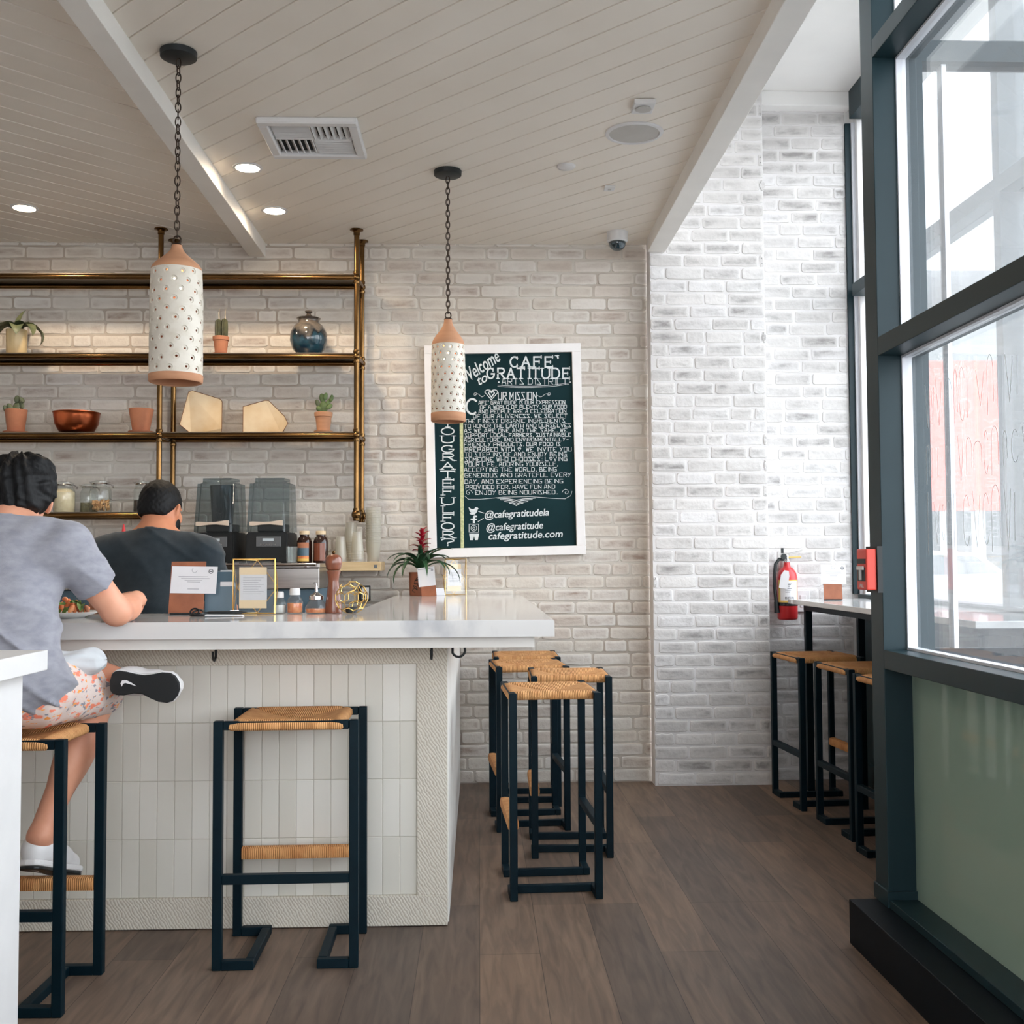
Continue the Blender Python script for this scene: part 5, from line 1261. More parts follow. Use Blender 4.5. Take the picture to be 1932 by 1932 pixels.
MB().box((0, 0, 0), (.062, .022, .085), None, .003).build('back_box', 'black_metal', s); MB().box((.004, -.013, .0), (.040, .004, .066), None, .001).build('cover_plate', 'steel', s); MB().box((.0, -.016, -.02), (.022, .003, .016)).build('socket', 'black_metal', s)

def blender(x, label, rz, jug):
    p = thing('blender', label, 'blender', (x, 5.90, 1.2285), rz, 'blenders under smoked hoods on the back bar')
    w_, d_ = .112, .115
    q = bmesh.new(); bmesh.ops.create_cube(q, size=1)
    for v_ in q.verts: v_.co = Vector((v_.co.x * 2 * w_ * (.97 if v_.co.z > 0 else 1), v_.co.y * 2 * d_ * (.94 if v_.co.z > 0 else 1), (v_.co.z + .5) * .158 + .004))
    bmesh.ops.bevel(q, geom=q.edges[:], offset=.008, segments=2, affect='EDGES'); MB().bm(q).build('motor_base', 'rubber', p)
    b = MB()
    for sx in (-1, 1):
        for sy in (-1, 1): b.box((sx * .09, sy * .09, .003), (.03, .03, .006))
    b.build('foot', 'black_metal', p)
    MB().box((.012, -d_ - .0005, .112), (.130, .006, .052), None, .002).build('control_panel', 'grey_panel', p)
    MB().box((.010, -d_ - .004, .122), (.058, .003, .014), None, .001).build('display', 'screen', p)
    b = MB()
    for k in range(6): b.lathe([(0, 0), (.004, 0), (.0035, .002), (0, .002)], (-.028 + k * .015, -d_ - .0035, .097), 10, Matrix.Rotation(PI / 2, 3, 'X'))
    b.build('button_row', 'steel', p)
    # smoked hood: open-bottomed shell
    q = bmesh.new(); bmesh.ops.create_cube(q, size=1)
    for v_ in q.verts: v_.co = Vector((v_.co.x * 2 * w_ * (.93 if v_.co.z > 0 else 1), v_.co.y * 2 * d_ * (.80 if v_.co.z > 0 else 1) + (.012 if v_.co.z > 0 else 0), (v_.co.z + .5) * .282 + .164))
    top_e = [e for e in q.edges if max(v_.co.z for v_ in e.verts) > .4]
    bmesh.ops.bevel(q, geom=top_e, offset=.028, segments=5, affect='EDGES')
    bmesh.ops.delete(q, geom=[f for f in q.faces if all(v_.co.z < .17 for v_ in f.verts)], context='FACES')
    MB().bm(q).build('hood', 'smoke', p, smooth=True, angle=50)
    MB().box((.0, .035, .185), (.15, .11, .042), None, .008).build('jar_pad', 'rubber', p)
    if jug: MB().lathe([(0, .2075), (.052, .2075), (.055, .212), (.066, .40), (.067, .412), (.0, .413)], (.0, .03, 0), 28).build('blender_jug', 'dark_dome', p, smooth=True, angle=40)
    b = MB(); hp = [(-.085, -.012), (-.07, -.014), (-.02, -.008), (.02, -.006), (.07, -.012), (.086, -.013), (.086, .013), (.07, .013), (.02, .006), (-.02, .005), (-.07, .008), (-.085, .006)]
    b.prism(hp, Matrix.Translation((0, -d_ - .004, .208)) @ Matrix.Rotation(PI / 2, 4, 'X'), .012); b.build('hood_handle', 'cream_handle', p)
blender(-1.355, 'left blender under a smoked hood beside the man in the dark shirt', math.radians(-7), True)
blender(-1.085, 'right blender under a smoked hood, next to the dark jars', math.radians(-4), False)
def dark_jar(x, label, lab):
    p = thing('dark_jar', label, 'jar', (x, 5.92, 1.2285), 0, 'dark glass jars on the back bar')
    MB().lathe([(0, 0), (.036, 0), (.0395, .005), (.0395, .112), (.034, .130), (.024, .140), (.024, .15)], seg=32).build('jar_body', 'amber', p, smooth=True, angle=50)
    MB().lathe([(.0, .170), (.024, .170), (.027, .168), (.027, .151), (.0235, .150), (0, .150)], seg=32).build('lid', 'parchment', p, smooth=True, angle=40)
    for (z0, z1, m_) in lab:
        vs = []; fs = []; n_ = 20
        for z_ in (z0, z1):
            for k in range(n_ + 1):
                a = -PI / 2 - .95 + 1.7 * k / n_; vs.append((.0402 * math.cos(a), .0402 * math.sin(a), z_))
        fs = [(k, k + 1, n_ + 2 + k, n_ + 1 + k) for k in range(n_)]; b = MB(); b.add(vs, fs); b.build('label_band', m_, p, smooth=True)
dark_jar(-.918, 'dark jar with an orange and blue label, left of two next to the blender', [(.01, .024, 'yellow'), (.024, .038, 'orange_spice'), (.038, .080, 'film_blue'), (.080, .108, 'terracotta')])
dark_jar(-.832, 'dark jar with brown contents and a pale label, right of two', [(.012, .105, 'amber_brown')])
p = thing('drinking_glass', 'small clear glass between the blender and the dark jars', 'glass', (-.955, 5.74, 1.2285)); MB().lathe([(0, 0), (.026, 0), (.03, .085), (.0285, .085), (.025, .004), (0, .004)], seg=24).build('tumbler', 'jar_glass', p, smooth=True, angle=50)
def cups(x, y, r, n_, label, up):
    p = thing('cup_stack', label, 'cups', (x, y, 1.235), 0, 'stacks of clear plastic cups')
    for k in range(n_):
        z = k * .0135
        if up: pr = [(r * .72, z), (r, z + .105), (r + .002, z + .106), (r + .002, z + .109), (r - .001, z + .109)]
        else: pr = [(r + .002, z), (r + .002, z + .003), (r, z + .004), (r * .72, z + .108), (0, z + .1085)]
        MB().lathe(pr, seg=28).build('cup', 'cup', p, smooth=True, angle=40)
cups(-.70, 6.16, .040, 9, 'taller stack of clear cups upside down near the pepper mill', False)
cups(-.652, 6.035, .034, 5, 'short stack of clear cups in the middle of the wall ledge', False)
cups(-.574, 6.12, .042, 15, 'tallest stack of clear cups at the right end of the wall ledge', True)
cups(-.742, 6.035, .034, 3, 'lowest stack of clear cups, leftmost on the wall ledge', False)
p = thing('red_bottle', 'thin red squeeze bottle beside the shoulder of the man in the dark shirt', 'bottle', (-1.828, 5.80, 1.2285)); MB().lathe([(0, 0), (.024, 0), (.026, .004), (.026, .13), (.018, .15), (.012, .158), (.0, .158)], seg=24).build('bottle', 'red', p, smooth=True, angle=50); MB().lathe([(.012, .1585), (.011, .165), (.003, .205), (0, .206)], seg=18).build('nozzle', 'red', p, smooth=True, angle=50)

# ================================================================== alcove: table, extinguisher, alarm
t = thing('window_table', 'narrow white topped bar table with black steel frame along the alcove window', 'table', (1.86, 4.9, 0))
wpar(MB().bx(1.69, 2.11, 3.75, 6.05, .995, 1.02, .002).build('tabletop', 'marble', None), t)
for x in (1.775, 2.06):
    for y in (5.965, 3.90): wpar(MB().bx(x - .018, x + .018, y - .018, y + .018, 0.0005, .9595, .002).build('leg', 'steel_black', None), t)
b = MB(); b.bx(1.757, 1.793, 3.882, 5.983, .960, .9945); b.bx(2.042, 2.078, 3.882, 5.983, .960, .9945); b.bx(1.794, 2.041, 5.947, 5.983, .960, .9945); b.bx(1.794, 2.041, 3.882, 3.918, .960, .9945)
wpar(b.build('apron', 'steel_black', None), t)

e = thing('fire_extinguisher', 'red fire extinguisher hung on the white brick of the alcove', 'fire extinguisher', (1.722, 6.172, .90))
MB().lathe([(0, .004), (.044, .0), (.052, .004), (.0555, .012), (.0555, .235), (.050, .262), (.034, .285), (.020, .295), (.017, .312), (.017, .32)], seg=44).build('cylinder', 'red', e, smooth=True, angle=60)
MB().lathe([(.0, .3205), (.019, .3205), (.02, .33), (.014, .338), (.012, .36), (0, .361)], seg=24).build('valve', 'chrome', e, smooth=True, angle=40)
b = MB(); b.box((.035, -.004, .372), (.115, .018, .008), (0, -.25, 0), .002); b.build('carry_handle', 'steel', e)
b = MB(); b.box((.032, -.004, .348), (.095, .016, .007), (0, -.02, 0), .002); b.build('squeeze_lever', 'yellow', e)
MB().lathe([(0, 0), (.014, 0), (.016, .003), (.016, .012), (0, .013)], (-.022, -.012, .352), 20, Matrix.Rotation(PI / 2, 3, 'X')).build('gauge', 'black_metal', e, smooth=True)
b = MB().box((-.024, 0, .385), (.014, .012, .03), None, .002); b.build('hook_clip', 'black_metal', e)
b = MB(); b.tube([(-.016, 0, .335), (-.045, -.006, .338), (-.066, -.010, .31), (-.074, -.014, .25), (-.074, -.016, .18), (-.068, -.016, .10)], [.009, .009, .0095, .0095, .0095, .0095], 12); b.tube([(-.068, -.016, .1015), (-.064, -.016, .06), (-.062, -.016, .04)], [.011, .014, .017], 12); b.build('hose', 'rubber', e, smooth=True)
def wrap(z0, z1, a0, a1, r_, m_, nm):
    vs = []; n_ = 24
    for z_ in (z0, z1):
        for k in range(n_ + 1):
            a = a0 + (a1 - a0) * k / n_; vs.append((r_ * math.cos(a), r_ * math.sin(a), z_))
    b = MB(); b.add(vs, [(k, k + 1, n_ + 2 + k, n_ + 1 + k) for k in range(n_)]); return b.build(nm, m_, e, smooth=True)
wrap(.098, .222, -2.85, -.55, .0561, 'yellow', 'label_border'); wrap(.108, .216, -2.55, -.75, .0566, 'paper', 'instruction_label')
b = MB()
Mx = Matrix.Translation((0, -.0572, 0)) @ Matrix.Rotation(PI / 2, 4, 'X')
for k in range(6): b.ribbon([(-.026, .205 - k * .010), (-.026 + .036 * (1 - .15 * (k % 3)), .205 - k * .010)], .0022, Mx)
for k in range(3): b.ribbon([(-.028 + k * .018, .118), (-.018 + k * .018, .118), (-.018 + k * .018, .128), (-.028 + k * .018, .128), (-.028 + k * .018, .118)], .002, Mx)
b.build('label_print', 'ink_dark', e)
MB().lathe([(.0562, .078), (.058, .080), (.058, .096), (.0562, .098)], seg=44).build('retaining_strap', 'black_metal', e, smooth=True)
MB().lathe([(0, 0), (.006, 0), (.006, .003), (0, .003)], (-.034, -.048, .087), 16, Matrix.Rotation(PI / 2, 3, 'X')).build('strap_stud', 'chrome', e)
b = MB(); b.bx(-.03, .03, .057, .076, .05, .33); b.build('wall_bracket', 'steel', e)
M_ = Matrix.Translation((-.036, -.058, .198)) @ Matrix.Rotation(math.radians(-12), 4, 'Z') @ Matrix.Rotation(PI / 2, 4, 'X') @ Matrix.Rotation(math.radians(-10), 4, 'Z')
b = MB().prism([(-.022, -.022), (.024, -.022), (.024, .05), (.016, .078), (-.008, .078), (-.022, .05)], M_, .0012); b.build('inspection_tag', 'paper', e)
s = thing('wall_outlet', 'white outlet plate on the alcove brick right of the fire extinguisher', 'outlet', (1.83, 6.245, 1.0)); MB().box((0, 0, 0), (.078, .018, .12), None, .003).build('cover_plate', 'white_plastic', s); MB().box((0, -.010, 0), (.035, .004, .07), None, .002).build('socket', 'white_plastic', s)

s = thing('fire_alarm_pull', 'red fire alarm pull station on the dark window post', 'alarm', (1.285, 3.556, 1.2))
wpar_ = lambda b, n_, m_: b.build(n_, m_, s)
wpar_(MB().bx(-.017, -.0002, -.052, .052, -.074, .074), 'back_box', 'black_metal'); wpar_(MB().bx(-.050, -.0172, -.046, .046, -.066, .066, .004), 'housing', 'red_bright')
wpar_(MB().bx(-.052, -.0502, -.038, .038, .018, .034), 'upper_window', 'black_metal'); wpar_(MB().bx(-.052, -.0502, -.034, .034, -.038, .006), 'recess', 'black_metal')
b = MB(); b.bx(-.058, -.0522, -.028, .028, -.002, .010, .001); b.bx(-.058, -.0522, -.006, .006, -.034, -.002, .001); wpar_(b, 'pull_handle', 'white_plastic')
b = MB(); b.add(*fontmesh('PULL', .017, Matrix.Translation((-.0505, 0.02, -.058)) @ Matrix(((0, 0, -1, 0), (-1, 0, 0, 0), (0, 1, 0, 0), (0, 0, 0, 1))))); b.build('raised_word', 'white_plastic', s)

# marker lettering on the near pane (drawn by hand, unreadable)
b = MB(); rr_ = random.Random(12)
MW = Matrix(((0, 0, -1, XG - .0032), (-1, 0, 0, 3.0), (0, 1, 0, 1.5), (0, 0, 0, 1)))
for row, (zc_, hh_) in enumerate(((.20, .13), (.02, .10), (-.16, .15))):
    u = -.36
    while u < .36:
        k = rr_.choice((0, 1, 2, 3)); w_ = rr_.uniform(.02, .05); hz = hh_ * rr_.uniform(.7, 1.3)
        if k == 0: pp = [(u, zc_ - hz / 2), (u + .004, zc_ + hz / 2)]
        elif k == 1: pp = [(u, zc_ - hz / 2), (u, zc_ + hz * .2)] + [(u + w_ / 2 - w_ / 2 * math.cos(a), zc_ + hz * .2 + hz * .3 * math.sin(a)) for a in [PI * i / 8 for i in range(9)]] + [(u + w_, zc_ - hz * .3)]
        elif k == 2: pp = [(u + w_ / 2 + w_ / 2 * math.cos(a), zc_ + hz / 2 * math.sin(a)) for a in [.6 + 5 * i / 12 for i in range(13)]]
        else: pp = [(u, zc_ + hz / 2), (u + w_ / 2, zc_ - hz / 2), (u + w_, zc_ + hz * .4)]
        b.ribbon(pp, .0022, MW); u += w_ + rr_.uniform(.010, .028)
wpar(b.build('marker_lettering', 'chalk', None), win)

# ================================================================== outside
MT['asphalt'] = mat('pale concrete', (132, 132, 130), .9, col2=(118, 118, 116), nscale=1.5)  # even grey of the street ground
MT['orange_wall'] = mat('orange panel', (196, 70, 44), .8)
MT['concrete'] = mat('grey concrete', (98, 101, 100), .9, nscale=1)
MT['white_render'] = mat('white render', (170, 172, 174), .9)
MT['car_silver'] = mat('silver car paint', (112, 118, 122), .25, metal=.3, coat=.6)
MT['car_white'] = mat('white car paint', (150, 154, 156), .25, coat=.6)
MT['car_glass'] = mat('dark car window', (40, 52, 58), .06, spec=.8)
b = MB().bx(1.62, 60, -20, 70, -.12, -.06); b.bx(2.3, 60, 3.6, 70, -.1199, -.0601); struct(b.build('ground', 'asphalt'))
gb = thing('garage_building', 'pale parking building across the street seen through the window', 'building', (10, 30, 0))
def gp(b, n_, m_): return wpar(b.build(n_, m_, None), gb)
gp(MB().bx(4, 30, 30, 36, 9.2, 14), 'upper_wall', 'white_render'); gp(MB().bx(4, 30, 30.0, 36, 6.6, 7.8), 'parapet', 'concrete'); gp(MB().bx(4, 30, 30.0, 36, 3.2, 4.6), 'lower_parapet', 'concrete')
for x in (6, 11, 16.5, 22): gp(MB().bx(x - .3, x + .3, 30.3, 31, 0, 9.2), 'column', 'white_render')
gp(MB().bx(4, 30, 34, 34.2, 0, 9.2), 'rear_wall', 'concrete'); gp(MB().bx(4, 30, 30, 36, 7.8, 8), 'deck', 'white_render')
ow = thing('orange_sign_panel', 'tall orange panel standing across the street behind the window', 'panel', (10.2, 24, 0))
wpar(MB().bx(9.85, 11.45, 24, 24.3, 2.3, 5.6).build('panel', 'orange_wall', None), ow); wpar(MB().bx(10.2, 10.4, 24.02, 24.28, -.06, 2.3).build('post', 'white_render', None), ow); wpar(MB().bx(10.9, 11.1, 24.02, 24.28, -.06, 2.3).build('post', 'white_render', None), ow)
def car(x, y, rz, m_, label):
    p = thing('parked_car', label, 'car', (x, y, -.06), rz, 'cars parked across the street')
    prof = [(-2.2, .35), (-2.25, .7), (-2.1, .86), (-1.5, .95), (-.95, 1.38), (-.3, 1.46), (.6, 1.42), (1.2, 1.02), (2.0, .86), (2.25, .7), (2.2, .35)]
    M_ = Matrix.Translation((0, .85, 0)) @ Matrix.Rotation(PI / 2, 4, 'X')
    q = MB().prism(prof, M_, 1.7).build('body', m_, p); bv = q.modifiers.new('bevel', 'BEVEL'); bv.width = .08; bv.segments = 3
    for sy in (-1, 1): MB().prism([(-1.3, .98), (-.85, 1.32), (-.25, 1.38), (.5, 1.35), (.98, 1.04)], Matrix.Translation((0, sy * .862 + .008, 0)) @ Matrix.Rotation(PI / 2, 4, 'X'), .016).build('side_window', 'car_glass', p)
    MB().box((.905, 0, 1.225), (.02, 1.3, .62), (0, math.radians(-57.5), 0)).build('windscreen', 'car_glass', p)
    for sx in (-1.35, 1.35):
        for sy in (-1, 1):
            MB().lathe([(0, -.1), (.30, -.1), (.33, -.07), (.33, .07), (.30, .1), (0, .1)], (sx, sy * .78, .33), 28, Matrix.Rotation(PI / 2, 3, 'X')).build('wheel', 'rubber', p, smooth=True, angle=40)
            
car(8.6, 21.2, math.radians(8), 'car_white', 'white parked car across the street, left one behind the window pane')
car(12.2, 19.8, math.radians(-75), 'car_silver', 'silver parked car across the street, right one behind the window pane')

# ================================================================== people
def face_prims(hc, fwd, tilt=0.0):
    """head: skull, jaw, nose, brow, ears; hc centre, facing angle fwd in plan (radians, 0 = +y), tilt nods forward"""
    Rm = Matrix.Rotation(fwd, 3, 'Z') @ Matrix.Rotation(-tilt, 3, 'X'); e3 = Rm.to_euler()
    def L(x, y, z): v_ = Rm @ Vector((x, y, z)); return (hc[0] + v_.x, hc[1] + v_.y, hc[2] + v_.z)
    P = [(ell(L(0, -.012, .022), (.077, .096, .094), e3), .02), (ell(L(0, .035, -.045), (.060, .062, .070), e3), .03), (ell(L(0, .070, -.092), (.026, .022, .020), e3), .03),
         (cone(L(0, .088, .012), L(0, .108, -.026), .009, .013), .012), (ell(L(.013, .100, -.030), (.008, .008, .007)), .008), (ell(L(-.013, .100, -.030), (.008, .008, .007)), .008),
         (ell(L(0, .080, .030), (.055, .014, .012), e3), .02), (ell(L(.040, .066, -.018), (.024, .022, .022)), .025), (ell(L(-.040, .066, -.018), (.024, .022, .022)), .025),
         (ell(L(0, .091, -.060), (.023, .010, .0065), e3), .008), (ell(L(0, .090, -.071), (.019, .010, .007), e3), .008)]
    for s in (-1, 1):
        er = (Rm @ Matrix.Rotation(s * .35, 3, 'Z') @ Matrix.Rotation(-.2, 3, 'X')).to_euler()
        P += [(ell(L(s * .081, -.004, -.008), (.009, .019, .032), er), .008), (ell(L(s * .086, -.012, .0), (.005, .016, .026), er), .006), (ell(L(s * .079, .0, -.034), (.007, .010, .011), er), .006)]
    return P, L, e3
def hand_prims(w_, d, side, curl, up=(0, 0, 1)):
    """palm plus five bent fingers. w_ wrist, d direction of the hand, side: unit vector towards the thumb, curl radians per joint"""
    d = Vector(d).normalized(); s = Vector(side); s = (s - d * s.dot(d)).normalized(); n = d.cross(s); w_ = Vector(w_)
    if n.dot(Vector(up)) > 0: n = -n          # n points to the palm side
    P = [(cone(w_, w_ + d * .075, .024, .031, n, .55), .015)]
    for k, (off, L_) in enumerate(((.027, .072), (.009, .080), (-.010, .075), (-.027, .060))):
        a = w_ + d * (.082 - .006 * abs(k - 1)) + s * off; dd = d.copy(); r_ = .0094 - .0006 * k
        for j, f in enumerate((.44, .32, .24)):
            R_ = Matrix.Rotation(0, 3, 'X'); ang = curl * (j + 1) * (.8 + .08 * k); dd = (d * math.cos(ang) + n * math.sin(ang)); b_ = a + dd * L_ * f
            P.append((cone(a, b_, r_, r_ * .9), .004)); a = b_; r_ *= .9
    a = w_ + d * .022 + s * .024; b_ = a + (d * .55 + s * .55 + n * .35).normalized() * .038; c_ = b_ + (d * .8 + n * .6 - s * .1).normalized() * .030; e_ = c_ + (d * .7 + n * .6 - s * .5).normalized() * .022
    P += [(cone(a, b_, .014, .0115), .010), (cone(b_, c_, .0112, .010), .004), (cone(c_, e_, .010, .0085), .004)]
    return P
def eyes(L, person):
    for s in (-1, 1):
        o = MB().ball(L(s * .031, .083, .008), .011, 16, 12).build('eye', 'ceramic', None, smooth=True); wpar(o, person)
        o2 = MB().ball(L(s * .031, .0925, .008), (.005, .003, .005), 12, 8).build('iris', 'hair', None, smooth=True); o2.parent = o
def wob(p, a, f, seed=0.0):
    return a * (np.sin(p[:, 0] * f + 1.3 * np.sin(p[:, 2] * f * .7 + seed)) * np.sin(p[:, 2] * f * .8 + seed * 2 + 1.1 * np.sin(p[:, 1] * f * .9)) )

# ---- seated man in the grey T-shirt
mn = thing('person', 'man in grey T-shirt and printed shorts seated on a stool, ankle on knee', 'person', (-1.36, 3.26, .75))
hipR, hipL = (-1.268, 3.24, .862), (-1.455, 3.24, .862)
kneR, ankR = (-1.205, 3.625, .825), (-1.300, 3.375, .425)
kneL, ankL = (-1.60, 3.60, .885), (-1.205, 3.525, .905)
chest = (-1.385, 3.30, 1.17); neckb = (-1.392, 3.345, 1.338); hc = (-1.392, 3.425, 1.427)
shR, shL = (-1.215, 3.315, 1.278), (-1.575, 3.325, 1.278)
elR, wrR = (-1.098, 3.425, 1.086), (-1.108, 3.655, 1.116)
elL, wrL = (-1.75, 3.44, 1.092), (-1.665, 3.66, 1.112)
HP, Lh, e3 = face_prims(hc, .34, .22)
body = HP + [(cone(neckb, (hc[0], hc[1] - .02, hc[2] - .03), .064, .058), .03), (ell((-1.385, 3.30, 1.18), (.155, .095, .16)), .05), (ell((-1.37, 3.245, .98), (.135, .10, .17)), .05), (ell((-1.362, 3.235, .86), (.165, .115, .095)), .04),
    (cone(shR, shL, .062, .062), .05), (cone(neckb, shR, .05, .05), .05), (cone(neckb, shL, .05, .05), .05),
    (cone(shR, elR, .054, .042), .02), (cone(elR, wrR, .042, .027), .02), (ell((elR[0] + .0, elR[1] + .09, elR[2] + .003), (.040, .07, .037)), .03), (cone(shL, elL, .054, .042), .02), (cone(elL, wrL, .042, .027), .02),
    (cone(hipR, kneR, .086, .062), .03), (cone(hipL, kneL, .086, .062), .03), (cone(kneR, ankR, .056, .034), .02), (ell((-1.236, 3.50, .665), (.052, .058, .12), (-.55, .26, 0)), .04), (cone(kneL, ankL, .056, .035), .02),
    (cone(ankR, (-1.285, 3.50, .345), .033, .026), .02), (cone(ankL, (-1.09, 3.50, .875), .033, .026), .02)]
body += hand_prims(wrR, (-.28, .95, .05), (-.9, -.2, .35), .62) + hand_prims(wrL, (.35, .9, .05), (.9, -.2, .35), .55)
fb = union(body, .02)
wpar(sdf_obj('body', fb, (-1.86, 3.02, .25), (-.98, 3.86, 1.60), .0055, 'skin'), mn)
eyes(Lh, mn)
# hair: thick, a little tousled
hr = [(ell(Lh(0, -.018, .036), (.092, .110, .092), e3), .03), (ell(Lh(.028, -.03, .092), (.062, .07, .034), e3), .03), (ell(Lh(-.03, .01, .090), (.06, .07, .032), e3), .03), (ell(Lh(.062, -.035, .02), (.036, .06, .06), e3), .03), (ell(Lh(0, -.075, -.035), (.066, .038, .045), e3), .03), (ell(Lh(-.062, -.035, .02), (.036, .06, .06), e3), .03), (ell(Lh(0, .075, .078), (.062, .03, .03), e3), .02)]
uh = union(hr, .03); nf = Vector((e3.to_matrix() @ Vector((0, 1, 0)))); nu = Vector((e3.to_matrix() @ Vector((0, 0, 1))))
def hairf(p):
    q = p - A3(hc); th_ = np.arctan2(q[:, 1], q[:, 0])
    d = uh(p) + .0042 * np.sin(th_ * 9 + 14 * q[:, 2] + 1.5 * np.sin(q[:, 0] * 40)) * np.clip(q[:, 2] * 12 + .6, .2, 1) + .0035 * np.sin(th_ * 17 + 26 * q[:, 2] + 2 * np.sin(th_ * 5)) + .003 * np.sin(q[:, 0] * 95 + 3 * np.sin(q[:, 2] * 60)) * np.sin(q[:, 2] * 80 + th_ * 4)
    y_ = q @ A3(nf); z_ = q @ A3(nu)
    face = np.minimum(.062 - y_, 10) ; cut = np.maximum(y_ - .050, z_ - .062)            # forehead line
    front = np.minimum(-(y_ - .045), -(.066 - z_)) * -1
    d = np.maximum(d, np.where(z_ < .066, y_ - .045, -1.0))
    ear = np.sqrt((np.abs(q @ A3(e3.to_matrix() @ Vector((1, 0, 0)))) - .086) ** 2 + (y_ + .002) ** 2 * .9 + (z_ + .012) ** 2 * .75) - .040
    d = np.maximum(d, -ear)
    return np.maximum(d, -(z_ + .062 + .25 * np.minimum(0, .04 - np.abs(y_ + .03)) + .10 * np.maximum(0, y_ + .02)))
wpar(sdf_obj('hair', hairf, (hc[0] - .15, hc[1] - .17, hc[2] - .13), (hc[0] + .15, hc[1] + .15, hc[2] + .19), .0042, 'hair'), mn)
# T-shirt
sleR = (Vector(shR) + (Vector(elR) - Vector(shR)) * .62); sleL = (Vector(shL) + (Vector(elL) - Vector(shL)) * .62)
ts = [(ell((-1.385, 3.295, 1.19), (.178, .122, .17)), .05), (ell((-1.372, 3.235, 1.00), (.172, .128, .20)), .06), (ell((-1.362, 3.225, .885), (.208, .142, .11)), .06), (cone(shR, shL, .075, .075), .05), (cone(neckb, shR, .056, .064), .05), (cone(neckb, shL, .056, .064), .05), (cone((neckb[0], neckb[1] - .015, neckb[2] - .03), neckb, .085, .072), .03)]
uts = union(ts, .05)
dR = (Vector(elR) - Vector(shR)).normalized(); dL = (Vector(elL) - Vector(shL)).normalized()
slR = cone(shR, sleR, .072, .066); slL = cone(shL, sleL, .072, .066); pR = plane(sleR, dR); pL = plane(sleL, dL)
nb_n = (A3(hc) - A3(neckb)); nb_p = plane((neckb[0], neckb[1] - .01, neckb[2] + .016), (0, .45, 1))
hem = plane((-1.36, 3.2, .838), (.12, -.25, 1))
def shirt(p):
    t_ = uts(p); s_ = smin(np.maximum(slR(p), pR(p)), np.maximum(slL(p), pL(p)), .01)
    d = smin(t_, s_, .022)
    q = p - A3((-1.37, 3.2, 1.0))
    z = p[:, 2]; low = np.clip((1.22 - z) / .25, 0, 1)
    # drag folds run from the right shoulder blade to the left hip
    ph = (q[:, 0] * .55 + q[:, 2] * .83 + .22 * q[:, 1]); fold = (2 * (1 - np.abs(np.sin(ph * 36 + 1.8 * np.sin(q[:, 0] * 13 + q[:, 2] * 9)))) ** 2 - .5) * (.35 + .65 * np.sin(q[:, 0] * 11 - q[:, 2] * 8 + .6) ** 2)
    d = d - (.25 + .75 * low) * .0105 * fold - (1 - low) * .005 * np.sin(q[:, 0] * 40 + 2 * np.sin(q[:, 2] * 30)) * np.exp(-((np.abs(q[:, 0] + .015) - .13) / .06) ** 2)
    d = np.maximum(d, nb_p(p) * .8); return np.maximum(d, -hem(p) + .006 * np.sin(q[:, 0] * 26))
wpar(sdf_obj('t_shirt', shirt, (-1.82, 3.0, .76), (-1.02, 3.55, 1.47), .0065, 'shirt_grey'), mn)
# printed shorts
kR = Vector(hipR) + (Vector(kneR) - Vector(hipR)) * .93; kL = Vector(hipL) + (Vector(kneL) - Vector(hipL)) * .80
sr = [(ell((-1.362, 3.232, .868), (.192, .130, .108)), .04), (cone(hipR, kR, .100, .088), .03), (cone(hipL, kL, .104, .090), .03)]
usr = union(sr, .035); kdR = plane(kR, Vector(kneR) - Vector(hipR)); kdL = plane(kL, Vector(kneL) - Vector(hipL)); seatp = plane((0, 0, .7575), (0, 0, -1))
def shorts(p):
    d = usr(p) - .004 * np.sin(p[:, 0] * 45 + 3 * np.sin(p[:, 1] * 20)) * np.sin(p[:, 2] * 40 + p[:, 1] * 25)
    far = (p[:, 1] > 3.36)
    d = np.where(far & (p[:, 0] > -1.37), np.maximum(d, kdR(p)), d); d = np.where(far & (p[:, 0] <= -1.37), np.maximum(d, kdL(p)), d)
    return np.maximum(np.maximum(d, seatp(p)), p[:, 2] - .985)
wpar(sdf_obj('shorts', shorts, (-1.78, 3.04, .74), (-1.06, 3.74, 1.08), .0065, 'shorts'), mn)
